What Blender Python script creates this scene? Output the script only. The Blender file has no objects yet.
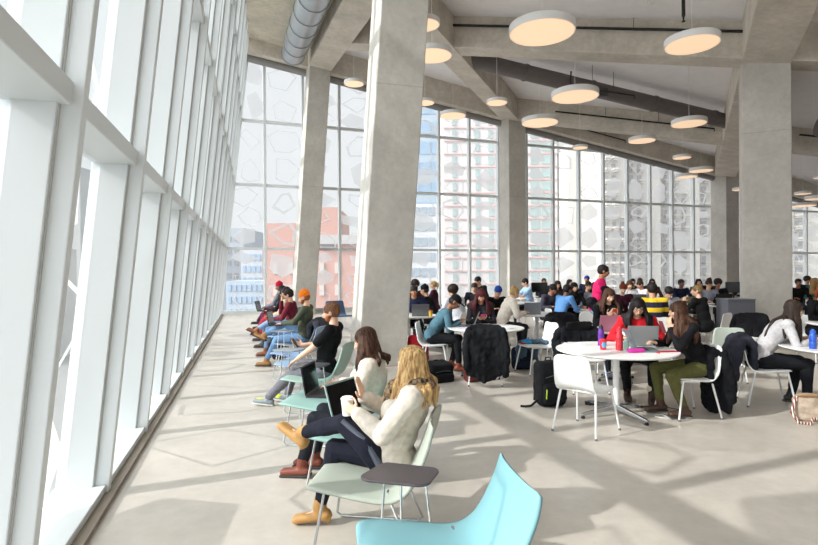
import bpy, math, random
from mathutils import Vector, Matrix
R = math.radians
random.seed(7)
col = bpy.context.scene.collection
# ---------------------------------------------------------------- camera numbers
F, ROLL, EYE = 540.0, 0.0061, 1.65
CR, SR = math.cos(ROLL), math.sin(ROLL)
def at(px, py, D):
    dx, dy = px - 409, 270 - py
    return Vector(((dx*CR + dy*SR)/F*D, D, EYE + (-dx*SR + dy*CR)/F*D))
def ax(px, D):
    return (px - 409)/F*D
def ground(px, py):
    dx, dy = px - 409, 270 - py
    return at(px, py, -EYE/((-dx*SR + dy*CR)/F))

# ---------------------------------------------------------------- mesh builder
def frame(d):
    d = Vector(d).normalized()
    u = Vector((0, 0, 1)) if abs(d.z) < .95 else Vector((0, 1, 0))
    s = d.cross(u).normalized()
    return s, s.cross(d).normalized(), d
class MB:
    def __init__(self): self.v = []; self.f = []
    def add(self, vs, fs):
        n = len(self.v); self.v += [tuple(a) for a in vs]; self.f += [tuple(i + n for i in q) for q in fs]
        return self
    def box(self, c, s, rz=0, m=None):
        x, y, z = (a/2 for a in s); M = (m or Matrix.Rotation(rz, 3, 'Z')); c = Vector(c)
        vs = [c + M @ Vector((sx*x, sy*y, sz*z)) for sz in (-1, 1) for sx, sy in ((-1, -1), (1, -1), (1, 1), (-1, 1))]
        return self.add(vs, [(3, 2, 1, 0), (4, 5, 6, 7), (0, 1, 5, 4), (1, 2, 6, 5), (2, 3, 7, 6), (3, 0, 4, 7)])
    def hexa(self, b, t):
        return self.add(list(b) + list(t), [(3, 2, 1, 0), (4, 5, 6, 7), (0, 1, 5, 4), (1, 2, 6, 5), (2, 3, 7, 6), (3, 0, 4, 7)])
    def prism(self, poly, off):
        n = len(poly); off = Vector(off); a = [Vector(p) for p in poly]
        return self.add(a + [p + off for p in a], [tuple(range(n))[::-1], tuple(range(n, 2*n))] + [(i, (i+1) % n, n+(i+1) % n, n+i) for i in range(n)])
    def tube(self, pts, r, n=8, caps=True):
        pts = [Vector(p) for p in pts]; vs = []; fs = []; k = len(pts)
        rr = r if isinstance(r, (list, tuple)) else [r]*k
        s0 = None
        for i, p in enumerate(pts):
            d = (pts[min(i+1, k-1)] - pts[max(i-1, 0)])
            s, u, d = frame(d)
            if s0 is not None:
                s = (s0 - d*s0.dot(d)).normalized(); u = s.cross(d)
            s0 = s
            for j in range(n):
                a = 2*math.pi*j/n; vs.append(p + (s*math.cos(a) + u*math.sin(a))*rr[i])
        for i in range(k-1):
            for j in range(n):
                fs.append((i*n+j, i*n+(j+1) % n, (i+1)*n+(j+1) % n, (i+1)*n+j))
        if caps: fs += [tuple(range(n))[::-1], tuple(range((k-1)*n, k*n))]
        return self.add(vs, fs)
    def cone(self, p0, p1, r0, r1, n=10, m=3):
        p0, p1 = Vector(p0), Vector(p1)
        if (p1 - p0).length < 1e-5: p1 = p0 + Vector((0, 0, 1e-4))
        s, u, d = frame(p1 - p0)
        pts = [(p0, -1, r0)]
        rings = [(p0 - d*r0*math.cos(a), r0*math.sin(a)) for a in [math.pi/2*(i+1)/m for i in range(m)]]
        rings += [(p1 + d*r1*math.sin(a), r1*math.cos(a)) for a in [math.pi/2*i/m for i in range(m)]]
        vs = [p0 - d*r0]
        for c, r in rings:
            for j in range(n):
                a = 2*math.pi*j/n; vs.append(c + (s*math.cos(a) + u*math.sin(a))*r)
        vs.append(p1 + d*r1); L = len(vs) - 1; k = len(rings)
        fs = [(0, 1+(j+1) % n, 1+j) for j in range(n)]
        for i in range(k-1):
            for j in range(n): fs.append((1+i*n+j, 1+i*n+(j+1) % n, 1+(i+1)*n+(j+1) % n, 1+(i+1)*n+j))
        fs += [(L, 1+(k-1)*n+j, 1+(k-1)*n+(j+1) % n) for j in range(n)]
        return self.add(vs, fs)
    def chain(self, pts, rs, **k):
        for i in range(len(pts)-1): self.cone(pts[i], pts[i+1], rs[i], rs[i+1], **k)
        return self
    def ell(self, c, r, m=None, n=14, k=9):
        c = Vector(c); M = m or Matrix.Identity(3); vs = [c + M @ Vector((0, 0, -r[2]))]
        for i in range(1, k):
            t = -math.pi/2 + math.pi*i/k
            for j in range(n):
                a = 2*math.pi*j/n
                vs.append(c + M @ Vector((r[0]*math.cos(t)*math.cos(a), r[1]*math.cos(t)*math.sin(a), r[2]*math.sin(t))))
        vs.append(c + M @ Vector((0, 0, r[2]))); L = len(vs)-1
        fs = [(0, 1+(j+1) % n, 1+j) for j in range(n)]
        for i in range(k-2):
            for j in range(n): fs.append((1+i*n+j, 1+i*n+(j+1) % n, 1+(i+1)*n+(j+1) % n, 1+(i+1)*n+j))
        fs += [(L, 1+(k-2)*n+j, 1+(k-2)*n+(j+1) % n) for j in range(n)]
        return self.add(vs, fs)
    def lathe(self, prof, c=(0, 0, 0), n=24):
        c = Vector(c); vs = []; k = len(prof)
        for r, z in prof:
            for j in range(n):
                a = 2*math.pi*j/n; vs.append(c + Vector((r*math.cos(a), r*math.sin(a), z)))
        fs = [(i*n+j, i*n+(j+1) % n, (i+1)*n+(j+1) % n, (i+1)*n+j) for i in range(k-1) for j in range(n)]
        fs += [tuple(range(n))[::-1], tuple(range((k-1)*n, k*n))]
        return self.add(vs, fs)
    def rbox(self, c, s, r, m=None):      # rounded box from a superellipsoid
        c = Vector(c); M = m or Matrix.Identity(3); n, k = 20, 11; e = .35
        def p(w): return math.copysign(abs(w)**e, w)
        vs = []
        for i in range(k+1):
            t = -math.pi/2 + math.pi*i/k
            for j in range(n):
                a = 2*math.pi*j/n
                vs.append(c + M @ Vector((s[0]/2*p(math.cos(t))*p(math.cos(a)), s[1]/2*p(math.cos(t))*p(math.sin(a)), s[2]/2*p(math.sin(t)))))
        fs = [(i*n+j, i*n+(j+1) % n, (i+1)*n+(j+1) % n, (i+1)*n+j) for i in range(k) for j in range(n)]
        return self.add(vs, fs)
pending = []
folds = bpy.data.textures.new('folds', 'CLOUDS'); folds.noise_scale = .09; folds.noise_depth = 1
finefold = bpy.data.textures.new('fine_folds', 'CLOUDS'); finefold.noise_scale = .035; finefold.noise_depth = 2
def obj(name, mb, mat=None, parent=None, smooth=True, bevel=0, sub=0, solid=0):
    me = bpy.data.meshes.new(name); me.from_pydata(mb.v, [], mb.f); me.update()
    if mat: me.materials.append(mat)
    if smooth:
        me.polygons.foreach_set('use_smooth', [True]*len(me.polygons))
        try: me.set_sharp_from_angle(angle=R(40))
        except Exception: pass
    o = bpy.data.objects.new(name, me); col.objects.link(o)
    if parent: o.parent = parent
    if solid:
        m = o.modifiers.new('s', 'SOLIDIFY'); m.thickness = solid; m.offset = 0
    if bevel:
        m = o.modifiers.new('b', 'BEVEL'); m.width = bevel; m.segments = 2; m.limit_method = 'ANGLE'
    if sub:
        m = o.modifiers.new('u', 'SUBSURF'); m.levels = sub; m.render_levels = sub
    if bevel or sub or solid: pending.append(o)
    return o
def robj(name, mb, mat, parent=None, vox=.012, it=4, fold=0, fine=0):
    o = obj(name, mb, mat, parent, smooth=False)
    m = o.modifiers.new('r', 'REMESH'); m.mode = 'VOXEL'; m.voxel_size = vox; m.use_smooth_shade = True
    if it: m = o.modifiers.new('s', 'SMOOTH'); m.factor = .5; m.iterations = it
    if fold:
        m = o.modifiers.new('d', 'DISPLACE'); m.texture = folds; m.strength = fold; m.mid_level = .5; m.texture_coords = 'LOCAL'
    if fine:
        m = o.modifiers.new('e', 'DISPLACE'); m.texture = finefold; m.strength = fine; m.mid_level = .5; m.texture_coords = 'LOCAL'
    pending.append(o); return o
def bake():
    dg = bpy.context.evaluated_depsgraph_get()
    out = [(o, bpy.data.meshes.new_from_object(o.evaluated_get(dg))) for o in pending]
    for o, me in out:
        nm = o.data.name; o.modifiers.clear(); old = o.data; o.data = me
        if old.users == 0: bpy.data.meshes.remove(old)
        me.name = nm
def empty(name, loc=(0, 0, 0), rz=0):
    o = bpy.data.objects.new(name, None); col.objects.link(o); o.location = loc; o.rotation_euler = (0, 0, rz); o.empty_display_size = .1
    return o
def tag(o, label, cat, group=None, kind=None):
    if label: o['label'] = label
    if cat: o['category'] = cat
    if group: o['group'] = group
    if kind: o['kind'] = kind
    return o
def struct(o, label=None):
    o['kind'] = 'structure'
    if label: o['label'] = label
    return o
def dup(o, parent=None):
    c = o.copy(); col.objects.link(c); c.parent = parent
    for ch in list(o.children): dup(ch, c)
    return c
def rz(fx, fy): return math.atan2(-fx, fy)

# ---------------------------------------------------------------- materials
mats = {}
def nodes(name):
    m = bpy.data.materials.new(name); m.use_nodes = True; nt = m.node_tree; nt.nodes.clear()
    out = nt.nodes.new('ShaderNodeOutputMaterial'); b = nt.nodes.new('ShaderNodeBsdfPrincipled')
    nt.links.new(b.outputs[0], out.inputs[0]); return m, nt, b, out
def lin(c):
    if isinstance(c, str): c = tuple(int(c[i:i+2], 16)/255 for i in (0, 2, 4))
    return tuple((a/12.92 if a <= .04045 else ((a+.055)/1.055)**2.4) for a in c)
def mat(c, rough=.6, metal=0, var=.0, scale=8, bump=0, name=None, stretch=None, spec=.5, c2=None, coat=0, emit=0, contrast=None):
    key = (c, rough, metal, var, scale, bump, stretch, spec, c2, coat, emit, contrast)
    if key in mats: return mats[key]
    m, nt, b, out = nodes(name or 'surface'); N = nt.nodes.new; L = nt.links.new
    base = lin(c); b.inputs['Roughness'].default_value = rough; b.inputs['Metallic'].default_value = metal
    b.inputs['Specular IOR Level'].default_value = spec; b.inputs['Coat Weight'].default_value = coat
    b.inputs['Base Color'].default_value = (*base, 1)
    if emit: b.inputs['Emission Color'].default_value = (*base, 1); b.inputs['Emission Strength'].default_value = emit
    if var or bump or c2:
        tc = N('ShaderNodeTexCoord'); mp = N('ShaderNodeMapping'); L(tc.outputs['Object'], mp.inputs[0])
        if stretch: mp.inputs['Scale'].default_value = stretch
        nz = N('ShaderNodeTexNoise'); nz.inputs['Scale'].default_value = scale; nz.inputs['Detail'].default_value = 5
        L(mp.outputs[0], nz.inputs[0])
        rp = N('ShaderNodeValToRGB'); lo, hi = contrast or (.3, .7); rp.color_ramp.elements[0].position = lo; rp.color_ramp.elements[1].position = hi
        b2 = lin(c2) if c2 else tuple(min(1, a*(1+var)) for a in base)
        b1 = base if c2 else tuple(a*(1-var) for a in base)
        rp.color_ramp.elements[0].color = (*b1, 1); rp.color_ramp.elements[1].color = (*b2, 1)
        L(nz.outputs[0], rp.inputs[0]); L(rp.outputs[0], b.inputs['Base Color'])
        if bump:
            bp = N('ShaderNodeBump'); bp.inputs['Strength'].default_value = bump; bp.inputs['Distance'].default_value = .01
            L(nz.outputs[0], bp.inputs['Height']); L(bp.outputs[0], b.inputs['Normal'])
    mats[key] = m; return m
def cloth(c, var=.12, bump=.35): return mat(c, .85, 0, var, 30, bump, 'fabric', spec=.2)
def hairm(c, c2): return mat(c, .6, 0, 0, 12, .6, 'hair', (6, 6, .7), .25, c2, contrast=(.35, .68))
def skin(c): return mat(c, .5, 0, .05, 20, 0, 'skin', spec=.4)
WHITE = mat('f1f1ef', .35, name='white_plastic')
STEEL = mat('c9ccce', .25, .9, name='chrome')
WMETAL = mat('e8e8e8', .35, .1, name='white_metal')
BLACKP = mat('141416', .4, name='black_plastic')
DARKM = mat('24221f', .5, .3, name='dark_pipe')
SCREEN = mat('0a0a0c', .12, name='dark_screen')

def concrete(name, c, board=False, tint=.10, joint=0):
    m, nt, b, out = nodes(name); N = nt.nodes.new; L = nt.links.new
    tc = N('ShaderNodeTexCoord')
    def noise(scale, det=6, st=None):
        mp = N('ShaderNodeMapping'); L(tc.outputs['Object'], mp.inputs[0])
        if st: mp.inputs['Scale'].default_value = st
        n = N('ShaderNodeTexNoise'); n.inputs['Scale'].default_value = scale; n.inputs['Detail'].default_value = det; n.inputs['Roughness'].default_value = .62
        L(mp.outputs[0], n.inputs[0]); return n
    n1 = noise(1.3); n2 = noise(9); n3 = noise(70, 3)
    base = lin(c)
    r1 = N('ShaderNodeValToRGB'); r1.color_ramp.elements[0].position = .3; r1.color_ramp.elements[1].position = .72
    r1.color_ramp.elements[0].color = (*[a*(1-tint*1.6) for a in base], 1); r1.color_ramp.elements[1].color = (*[min(1, a*(1+tint)) for a in base], 1)
    L(n1.outputs[0], r1.inputs[0])
    r2 = N('ShaderNodeMapRange'); r2.inputs[1].default_value = .3; r2.inputs[2].default_value = .7; r2.inputs[3].default_value = 1-tint; r2.inputs[4].default_value = 1+tint*.5
    L(n2.outputs[0], r2.inputs[0])
    mx = N('ShaderNodeVectorMath'); mx.operation = 'SCALE'; L(r1.outputs[0], mx.inputs[0]); L(r2.outputs[0], mx.inputs['Scale'])
    last = mx.outputs[0]
    sp = N('ShaderNodeMapRange'); sp.inputs[1].default_value = .66; sp.inputs[2].default_value = .74; sp.inputs[3].default_value = 1; sp.inputs[4].default_value = .82
    L(noise(22, 4).outputs[0], sp.inputs[0])
    m2 = N('ShaderNodeVectorMath'); m2.operation = 'SCALE'; L(last, m2.inputs[0]); L(sp.outputs[0], m2.inputs['Scale']); last = m2.outputs[0]
    if board or joint:
        sx = N('ShaderNodeSeparateXYZ'); L(tc.outputs['Object'], sx.inputs[0])
        fr = N('ShaderNodeMath'); fr.operation = 'PINGPONG'; fr.inputs[1].default_value = joint or .09
        L(sx.outputs[2 if joint else 1], fr.inputs[0])
        lt = N('ShaderNodeMapRange'); lt.inputs[1].default_value = 0; lt.inputs[2].default_value = .014; lt.inputs[3].default_value = .74; lt.inputs[4].default_value = 1
        L(fr.outputs[0], lt.inputs[0])
        m3 = N('ShaderNodeVectorMath'); m3.operation = 'SCALE'; L(last, m3.inputs[0]); L(lt.outputs[0], m3.inputs['Scale']); last = m3.outputs[0]
    L(last, b.inputs['Base Color'])
    b.inputs['Roughness'].default_value = .75; b.inputs['Specular IOR Level'].default_value = .25
    bp = N('ShaderNodeBump'); bp.inputs['Strength'].default_value = .25; bp.inputs['Distance'].default_value = .02
    L(n2.outputs[0], bp.inputs['Height']); L(bp.outputs[0], b.inputs['Normal'])
    return m, nt, b
CONC = concrete('column_concrete', 'c6c1b9', joint=2.4)[0]
BEAMC = concrete('beam_concrete', 'd0c7ba', tint=.13)[0]
SOFFIT = concrete('soffit_concrete', 'd0c6b4', board=True, tint=.14)[0]
FLOORC, fnt, fb = concrete('polished_floor', 'c6beb4', tint=.08)
fb.inputs['Roughness'].default_value = .32; fb.inputs['Specular IOR Level'].default_value = .45
for n in fnt.nodes:
    if n.type == 'BUMP': n.inputs['Strength'].default_value = .04
def glass(name, tint, haze):
    m = bpy.data.materials.new(name); m.use_nodes = True; nt = m.node_tree; nt.nodes.clear(); N = nt.nodes.new; L = nt.links.new
    out = N('ShaderNodeOutputMaterial'); t = N('ShaderNodeBsdfTransparent'); t.inputs[0].default_value = (*tint, 1)
    g = N('ShaderNodeBsdfGlossy'); g.inputs['Roughness'].default_value = .02; g.inputs[0].default_value = (1, 1, 1, 1)
    tl = N('ShaderNodeBsdfTranslucent'); tl.inputs[0].default_value = (.95, .97, 1, 1)
    lw = N('ShaderNodeFresnel'); lw.inputs['IOR'].default_value = 1.45
    m1 = N('ShaderNodeMixShader'); m1.inputs[0].default_value = haze; L(t.outputs[0], m1.inputs[1]); L(tl.outputs[0], m1.inputs[2])
    m2 = N('ShaderNodeMixShader'); L(lw.outputs[0], m2.inputs[0]); L(m1.outputs[0], m2.inputs[1]); L(g.outputs[0], m2.inputs[2])
    L(m2.outputs[0], out.inputs[0]); return m
def frit(name, c, op):
    m = bpy.data.materials.new(name); m.use_nodes = True; nt = m.node_tree; nt.nodes.clear(); N = nt.nodes.new; L = nt.links.new
    out = N('ShaderNodeOutputMaterial'); t = N('ShaderNodeBsdfTransparent'); d = N('ShaderNodeBsdfDiffuse'); tl = N('ShaderNodeBsdfTranslucent')
    d.inputs[0].default_value = (*c, 1); tl.inputs[0].default_value = (*c, 1)
    a = N('ShaderNodeMixShader'); a.inputs[0].default_value = .6; L(d.outputs[0], a.inputs[1]); L(tl.outputs[0], a.inputs[2])
    b = N('ShaderNodeMixShader'); b.inputs[0].default_value = op; L(t.outputs[0], b.inputs[1]); L(a.outputs[0], b.inputs[2]); L(b.outputs[0], out.inputs[0]); return m
GLASS = glass('window_glass', (.96, .98, .98), .2)
GLASS_S = glass('south_glass', (.94, .98, .98), .03)
FRIT = frit('frit_dots', (.9, .91, .92), .68)
FRITL = frit('frit_lines', (.86, .87, .88), .75)
FRITS = frit('frit_south', (.8, .82, .83), .72)
FRAME = mat('dadedf', .4, name='white_mullion', spec=.4)
CEIL = mat('eeeaea', .9, 0, .03, 3, 0, 'ceiling_paint', spec=.1)

# ---------------------------------------------------------------- room shell
def zb(x, y): return 6.72 - .182*x + .094*y            # underside of the sloping roof beams
P0 = Vector((-7.01, 20.25, 0)); DB = Vector((.936, .351, 0)).normalized(); NB = Vector((.351, -.936, 0)).normalized()
DL = Vector((-.2944, 1, 0)).normalized(); NL = Vector((DL.y, -DL.x, 0)); TILT = .104
WL0 = Vector((-2.01, 3.25, 0)) 
def wl(D, z=0, out=0):                                     # a point of the leaning left wall
    p = WL0 + DL*((D-3.25)/DL.y)
    return p + NL*(TILT*z - out) + Vector((0, 0, z))
def bw(t, z=0, inn=0): return P0 + DB*t + NB*inn + Vector((0, 0, z))
def wtop(D, add=.5):
    p = wl(D); q = TILT*NL
    return (6.72+add - .182*p.x + .094*p.y)/(1 + .182*q.x - .094*q.y)
TEND = 46
m = MB(); c4 = [wl(-7, 0, .35), wl(20.25, 0, .35) + DL*.35, bw(TEND, 0, -.35), Vector((40, -7, 0))]
m.prism([Vector((p.x, p.y, -.35)) for p in c4], (0, 0, .35)); struct(obj('floor', m, FLOORC, smooth=False), 'polished grey concrete floor')
# ceiling slab (white) and board-marked soffit beside the left wall
def slab(name, pts, add, th, mt):
    m = MB(); b = [Vector((x, y, zb(x, y)+add)) for x, y in pts]
    m.prism(b, (0, 0, th)); return obj(name, m, mt, smooth=False)
C1 = Vector((-.585, 9.6)); C2 = Vector((-4.06, 20.6)); C3 = Vector((4.58, 23.8)); C4 = Vector((16.56, 28.29)); C5 = Vector((8.5, 12.9))
LEAN = .07
def topc(c, lean):
    z = zb(c.x, c.y); return Vector((c.x + lean*z, c.y))
T1, T2 = topc(C1, LEAN), topc(C2, LEAN)
dB1 = (T2 - T1).normalized()
def on(T, d, s): p = T + d*s; return (p.x, p.y)
back = bw(0, 0, -.2)
k = wl(-7, 7.6, .3); k2 = wl(20.25, 10, .3)
struct(slab('ceiling', [on(T1, dB1, -18), (40, -9), (bw(TEND).x, bw(TEND).y), (bw(3.2).x, bw(3.2).y), on(T2, dB1, 1)], .9, .25, CEIL), 'pale painted ceiling between the beams')
struct(slab('ceiling', [(k.x, k.y), on(T1, dB1, -18), on(T2, dB1, 1.2), (bw(0, 0, -.2).x+1.2, bw(0, 0, -.2).y+.3), (k2.x, k2.y)], .5, .6, SOFFIT), 'board-marked concrete soffit beside the leaning glass wall')

def beam(p, q, w, h, label, zo=0, mt=BEAMC):
    p, q = Vector(p), Vector(q); d = (q-p).normalized(); n = Vector((-d.y, d.x))*w/2
    P = [p+n, p-n, q-n, q+n]
    b = [Vector((a.x, a.y, zb(a.x, a.y)+zo)) for a in P]; t = [v + Vector((0, 0, h)) for v in b]
    m = MB(); m.hexa(b, t); return struct(obj('concrete_beam', m, mt, smooth=False, bevel=.02), label)
beam(on(T1, dB1, -16), on(T2, dB1, .3), .85, 1.0, 'concrete beam running from the leaning columns towards the viewer')
M2 = Vector((-.8, 11.4)); dB2 = (C3 - M2).normalized(); beam(M2, on(C3, dB2, .3), .8, 1.0, 'diagonal concrete beam to the column at the far windows')
dB3 = (C4 - C5).normalized(); beam(on(C5, dB3, -14), on(C4, dB3, .4), .95, 1.0, 'wide concrete beam over the thick right column')
A0, A1 = Vector((1.3, 15.65)), Vector((7.85, 12.85)); dA = (A1-A0).normalized(); beam(on(A0, dA, -3.9), on(A1, dA, 12), .7, .95, 'concrete cross beam nearest the viewer', .02)
Q0, Q1 = Vector((4.7, 23.3)), Vector((12.2, 21.1)); dQ = (Q1-Q0).normalized(); beam(on(Q0, dQ, 0), on(Q1, dQ, 20), .65, .9, 'second concrete cross beam', .02)
g0, g1 = bw(-.3, 0, .75), bw(TEND, 0, .75); beam((g0.x, g0.y), (g1.x, g1.y), .6, .95, 'concrete edge beam above the far windows', .01)
def column(c, w, ang, lean, top, label):
    m = MB(); Mx = Matrix.Rotation(ang, 2); vs = [Mx @ Vector((sx*w/2, sy*w/2)) for sx, sy in ((-1, -1), (1, -1), (1, 1), (-1, 1))]
    m.hexa([Vector((c.x+v.x, c.y+v.y, 0)) for v in vs], [Vector((c.x+v.x+lean*top, c.y+v.y, top)) for v in vs])
    return struct(obj('concrete_column', m, CONC, smooth=False, bevel=.02), label)
aB = math.atan2(DB.y, DB.x)
column(C1, .84, aB - R(4), LEAN, zb(T1.x, T1.y)+.3, 'thick leaning concrete column nearest the viewer')
column(C2, .8, aB, LEAN, zb(T2.x, T2.y)+.3, 'leaning concrete column at the far left windows')
column(C3, .85, aB, 0, zb(*C3)+.3, 'concrete column in the middle of the far windows')
column(C4, .92, aB, 0, zb(*C4)+.3, 'concrete column at the right of the far windows')
column(C5, .96, math.atan2(dB3.y, dB3.x), 0, zb(*C5)+.3, 'thick square concrete column at the right')

# ---------------------------------------------------------------- left glass wall (leans inwards)
W1 = empty('window_1'); struct(W1, 'leaning white framed glass wall along the left')
WD = 1.467; KS = range(-6, 12); DS = [4.0 + WD*k for k in KS]
Ds = [-7] + DS + [20.25]; ZT = [2.5, 4.93, 7.37, 9.8]
def quadm(pts): return MB().add(pts, [tuple(range(len(pts)))])
gi = 0
for i in range(len(Ds)-1):
    a, b = Ds[i], Ds[i+1]
    if b - a < .2: continue
    mm = quadm([wl(a, .06, .28), wl(b, .06, .28), wl(b, wtop(b), .28), wl(a, wtop(a), .28)])
    obj('glass', mm, GLASS_S, W1, smooth=False)
def fin(D, w, o0, o1, z1):
    m = MB(); h = DL*w/2
    b = [wl(D, 0, o0)-h, wl(D, 0, o0)+h, wl(D, 0, o1)+h, wl(D, 0, o1)-h]; t = [wl(D, z1, o0)-h, wl(D, z1, o0)+h, wl(D, z1, o1)+h, wl(D, z1, o1)-h]
    return m.hexa(b, t)
for D in DS:
    z = wtop(D) + .1
    f = obj('mullion', fin(D, .14, .1, .34, z), FRAME, W1, smooth=False, bevel=.006)
    obj('mullion_cap', fin(D, .075, 0, .1, z), FRAME, f, smooth=False, bevel=.006)
    obj('gasket', fin(D, .10, .092, .1005, z), mat('b9b9b6', .6, name='grey_gasket'), f, smooth=False)
def rail(z, h, o0, o1, D0=-7, D1=20.25):
    m = MB(); return m.hexa([wl(D0, z, o0), wl(D1, z, o0), wl(D1, z, o1), wl(D0, z, o1)], [wl(D0, z+h, o0), wl(D1, z+h, o0), wl(D1, z+h, o1), wl(D0, z+h, o1)])
for z in ZT[:3]:
    D0 = -7
    while wtop(D0) < z: D0 += .2
    obj('transom', rail(z-.06, .11, .05, .33, D0), FRAME, W1, smooth=False, bevel=.006)
obj('sill', rail(.0, .09, .02, .36), FRAME, W1, smooth=False, bevel=.006)
m = MB(); m.hexa([wl(-7, 0, -.05), wl(20.2, 0, -.05), wl(20.2, 0, .02), wl(-7, 0, .02)], [wl(-7, .035, -.05), wl(20.2, .035, -.05), wl(20.2, .035, .02), wl(-7, .035, .02)])
struct(obj('baseboard_left', m, mat('9a8e80', .6, name='floor_strip'), smooth=False))

# frit: angular outlines and filled shapes printed on the glass
def polygon(rnd, w, h):
    n = rnd.choice((4, 5, 5, 6, 6)); a0 = rnd.random()*6.28; pts = []
    for i in range(n):
        a = a0 + 2*math.pi*(i + rnd.uniform(-.28, .28))/n; r = rnd.uniform(.62, 1)
        pts.append((w*r*math.cos(a), h*r*math.sin(a)))
    return pts
def frits(place, u0, u1, z0, z1, rnd, mf, mo, pfill=.45):
    u = (u0+u1)/2; zc = (z0+z1)/2; w = (u1-u0)*.54; h = (z1-z0)/2
    n = rnd.choice((2, 2, 3, 3))
    for j in range(n):
        cz = z0 + (z1-z0)*(j+.5)/n + rnd.uniform(-.1, .1); cu = u + rnd.uniform(-.12, .12)
        ps = polygon(rnd, w*rnd.uniform(.75, .98), (z1-z0)/n*rnd.uniform(.46, .58))
        P = [(min(max(cu+a, u0+.05), u1-.05), min(max(cz+b, z0+.07), z1-.07)) for a, b in ps]
        if rnd.random() < pfill: mf.add([place(*p) for p in P], [tuple(range(len(P)))])
        else:
            cx = sum(p[0] for p in P)/len(P); cy = sum(p[1] for p in P)/len(P); s = 1 - rnd.choice((.08, .12, .2, .3))
            Qn = [(cx+(a-cx)*s, cy+(b-cy)*(1-(1-s)*.8)) for a, b in P]; n_ = len(P)
            mo.add([place(*p) for p in P+Qn], [(i, (i+1) % n_, n_+(i+1) % n_, n_+i) for i in range(n_)])
rnd = random.Random(5); mf, mo = MB(), MB()
for i in range(len(DS)):
    a = DS[i]+.08; b = (DS[i]+WD if i < len(DS)-1 else 20.2)-.08
    for zi in range(4):
        z0 = ([.09]+ZT)[zi]; z1 = ZT[zi]
        if z1 > wtop(a)+1: continue
        frits(lambda u, z: wl(u, z, .275), a, b, z0, min(z1, wtop(a)), rnd, mf, mo, .4)
obj('frit_pattern', mf, FRITS, W1, smooth=False); obj('frit_outline', mo, FRITS, W1, smooth=False)

# ---------------------------------------------------------------- far glass wall
W2 = empty('window_2'); struct(W2, 'tall white framed glass wall across the far end')
WB = 1.455; ts = [1.57 + WB*k for k in range(0, 31)]; Ts = [0.0] + ts
def btop(t): p = bw(t); return zb(p.x, p.y) + .6
m = MB(); m.add([bw(0, .05, 0), bw(TEND, .05, 0), bw(TEND, btop(TEND), 0), bw(0, btop(0), 0)], [(0, 1, 2, 3)])
obj('glass', m, GLASS, W2, smooth=False)
for t in ts:
    m = MB(); h = btop(t)/2; m.box(bw(t, h, .09), (.10, .2, 2*h), aB); obj('mullion', m, FRAME, W2, smooth=False)
for z in ZT[:3]:
    tt = TEND
    while btop(tt) < z: tt -= .5
    c = bw(tt/2, z, .06); obj('transom', MB().box(c, (tt, .14, .10), aB), FRAME, W2, smooth=False)
obj('sill', MB().box(bw(TEND/2, .08, .08), (TEND, .24, .16), aB), FRAME, W2, smooth=False)
rnd = random.Random(11); mf, mo = MB(), MB()
for i in range(len(Ts)-1):
    for zi in range(4):
        z0 = ([.16]+ZT)[zi]; z1 = min(ZT[zi], btop(Ts[i+1]))
        if z1 - z0 < .6: continue
        u0 = Ts[i] + (0 if i else TILT*z0)
        frits(lambda u, z: bw(u, z, -.015), u0, Ts[i+1], z0, z1, rnd, mf, mo, .42)
obj('frit_pattern', mf, FRIT, W2, smooth=False); obj('frit_outline', mo, FRITL, W2, smooth=False)
# ---------------------------------------------------------------- camera and light
cam = bpy.data.cameras.new('camera'); cam.sensor_width = 36; cam.sensor_fit = 'HORIZONTAL'; cam.lens = F/818*36; cam.shift_y = -2.5/818; cam.clip_end = 600; cam.clip_start = .05
co = bpy.data.objects.new('camera', cam); col.objects.link(co); co.location = (0, 0, EYE)
co.matrix_world = Matrix.Translation((0, 0, EYE)) @ Matrix.Rotation(R(90), 4, 'X') @ Matrix.Rotation(-ROLL, 4, 'Z')
sc = bpy.context.scene; sc.camera = co
sc.view_settings.view_transform = 'Standard'; sc.view_settings.look = 'None'; sc.view_settings.gamma = 1; sc.view_settings.use_curve_mapping = False
sc.view_settings.exposure = .12
w = bpy.data.worlds.new('sky'); sc.world = w; w.use_nodes = True; nt = w.node_tree; nt.nodes.clear()
o_ = nt.nodes.new('ShaderNodeOutputWorld'); bg = nt.nodes.new('ShaderNodeBackground'); tc = nt.nodes.new('ShaderNodeTexCoord')
EL = 34; ld = Vector((1291, 540, 0)).normalized()*math.cos(R(EL)) - Vector((0, 0, math.sin(R(EL))))
dt = nt.nodes.new('ShaderNodeVectorMath'); dt.operation = 'DOT_PRODUCT'; dt.inputs[1].default_value = -ld   # hazy sky, brighter towards the sun
nm_ = nt.nodes.new('ShaderNodeVectorMath'); nm_.operation = 'NORMALIZE'; nt.links.new(tc.outputs['Generated'], nm_.inputs[0]); nt.links.new(nm_.outputs[0], dt.inputs[0])
rp = nt.nodes.new('ShaderNodeValToRGB'); e = rp.color_ramp.elements; e[0].position = .42; e[0].color = (.185, .19, .195, 1); e[1].position = .8; e[1].color = (.78, .79, .8, 1)
e = rp.color_ramp.elements.new(.58); e.color = (.24, .245, .25, 1)
nt.links.new(dt.outputs['Value'], rp.inputs[0]); nt.links.new(rp.outputs[0], bg.inputs[0]); nt.links.new(bg.outputs[0], o_.inputs[0])
bg.inputs[1].default_value = 4.4
sun = bpy.data.lights.new('sun', 'SUN'); sun.energy = 3.7; sun.angle = R(.9); sun.color = (1, .965, .92)
so = bpy.data.objects.new('sun', sun); col.objects.link(so)
so.rotation_euler = ld.to_track_quat('-Z', 'Y').to_euler(); so.location = (-20, -5, 30)

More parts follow.
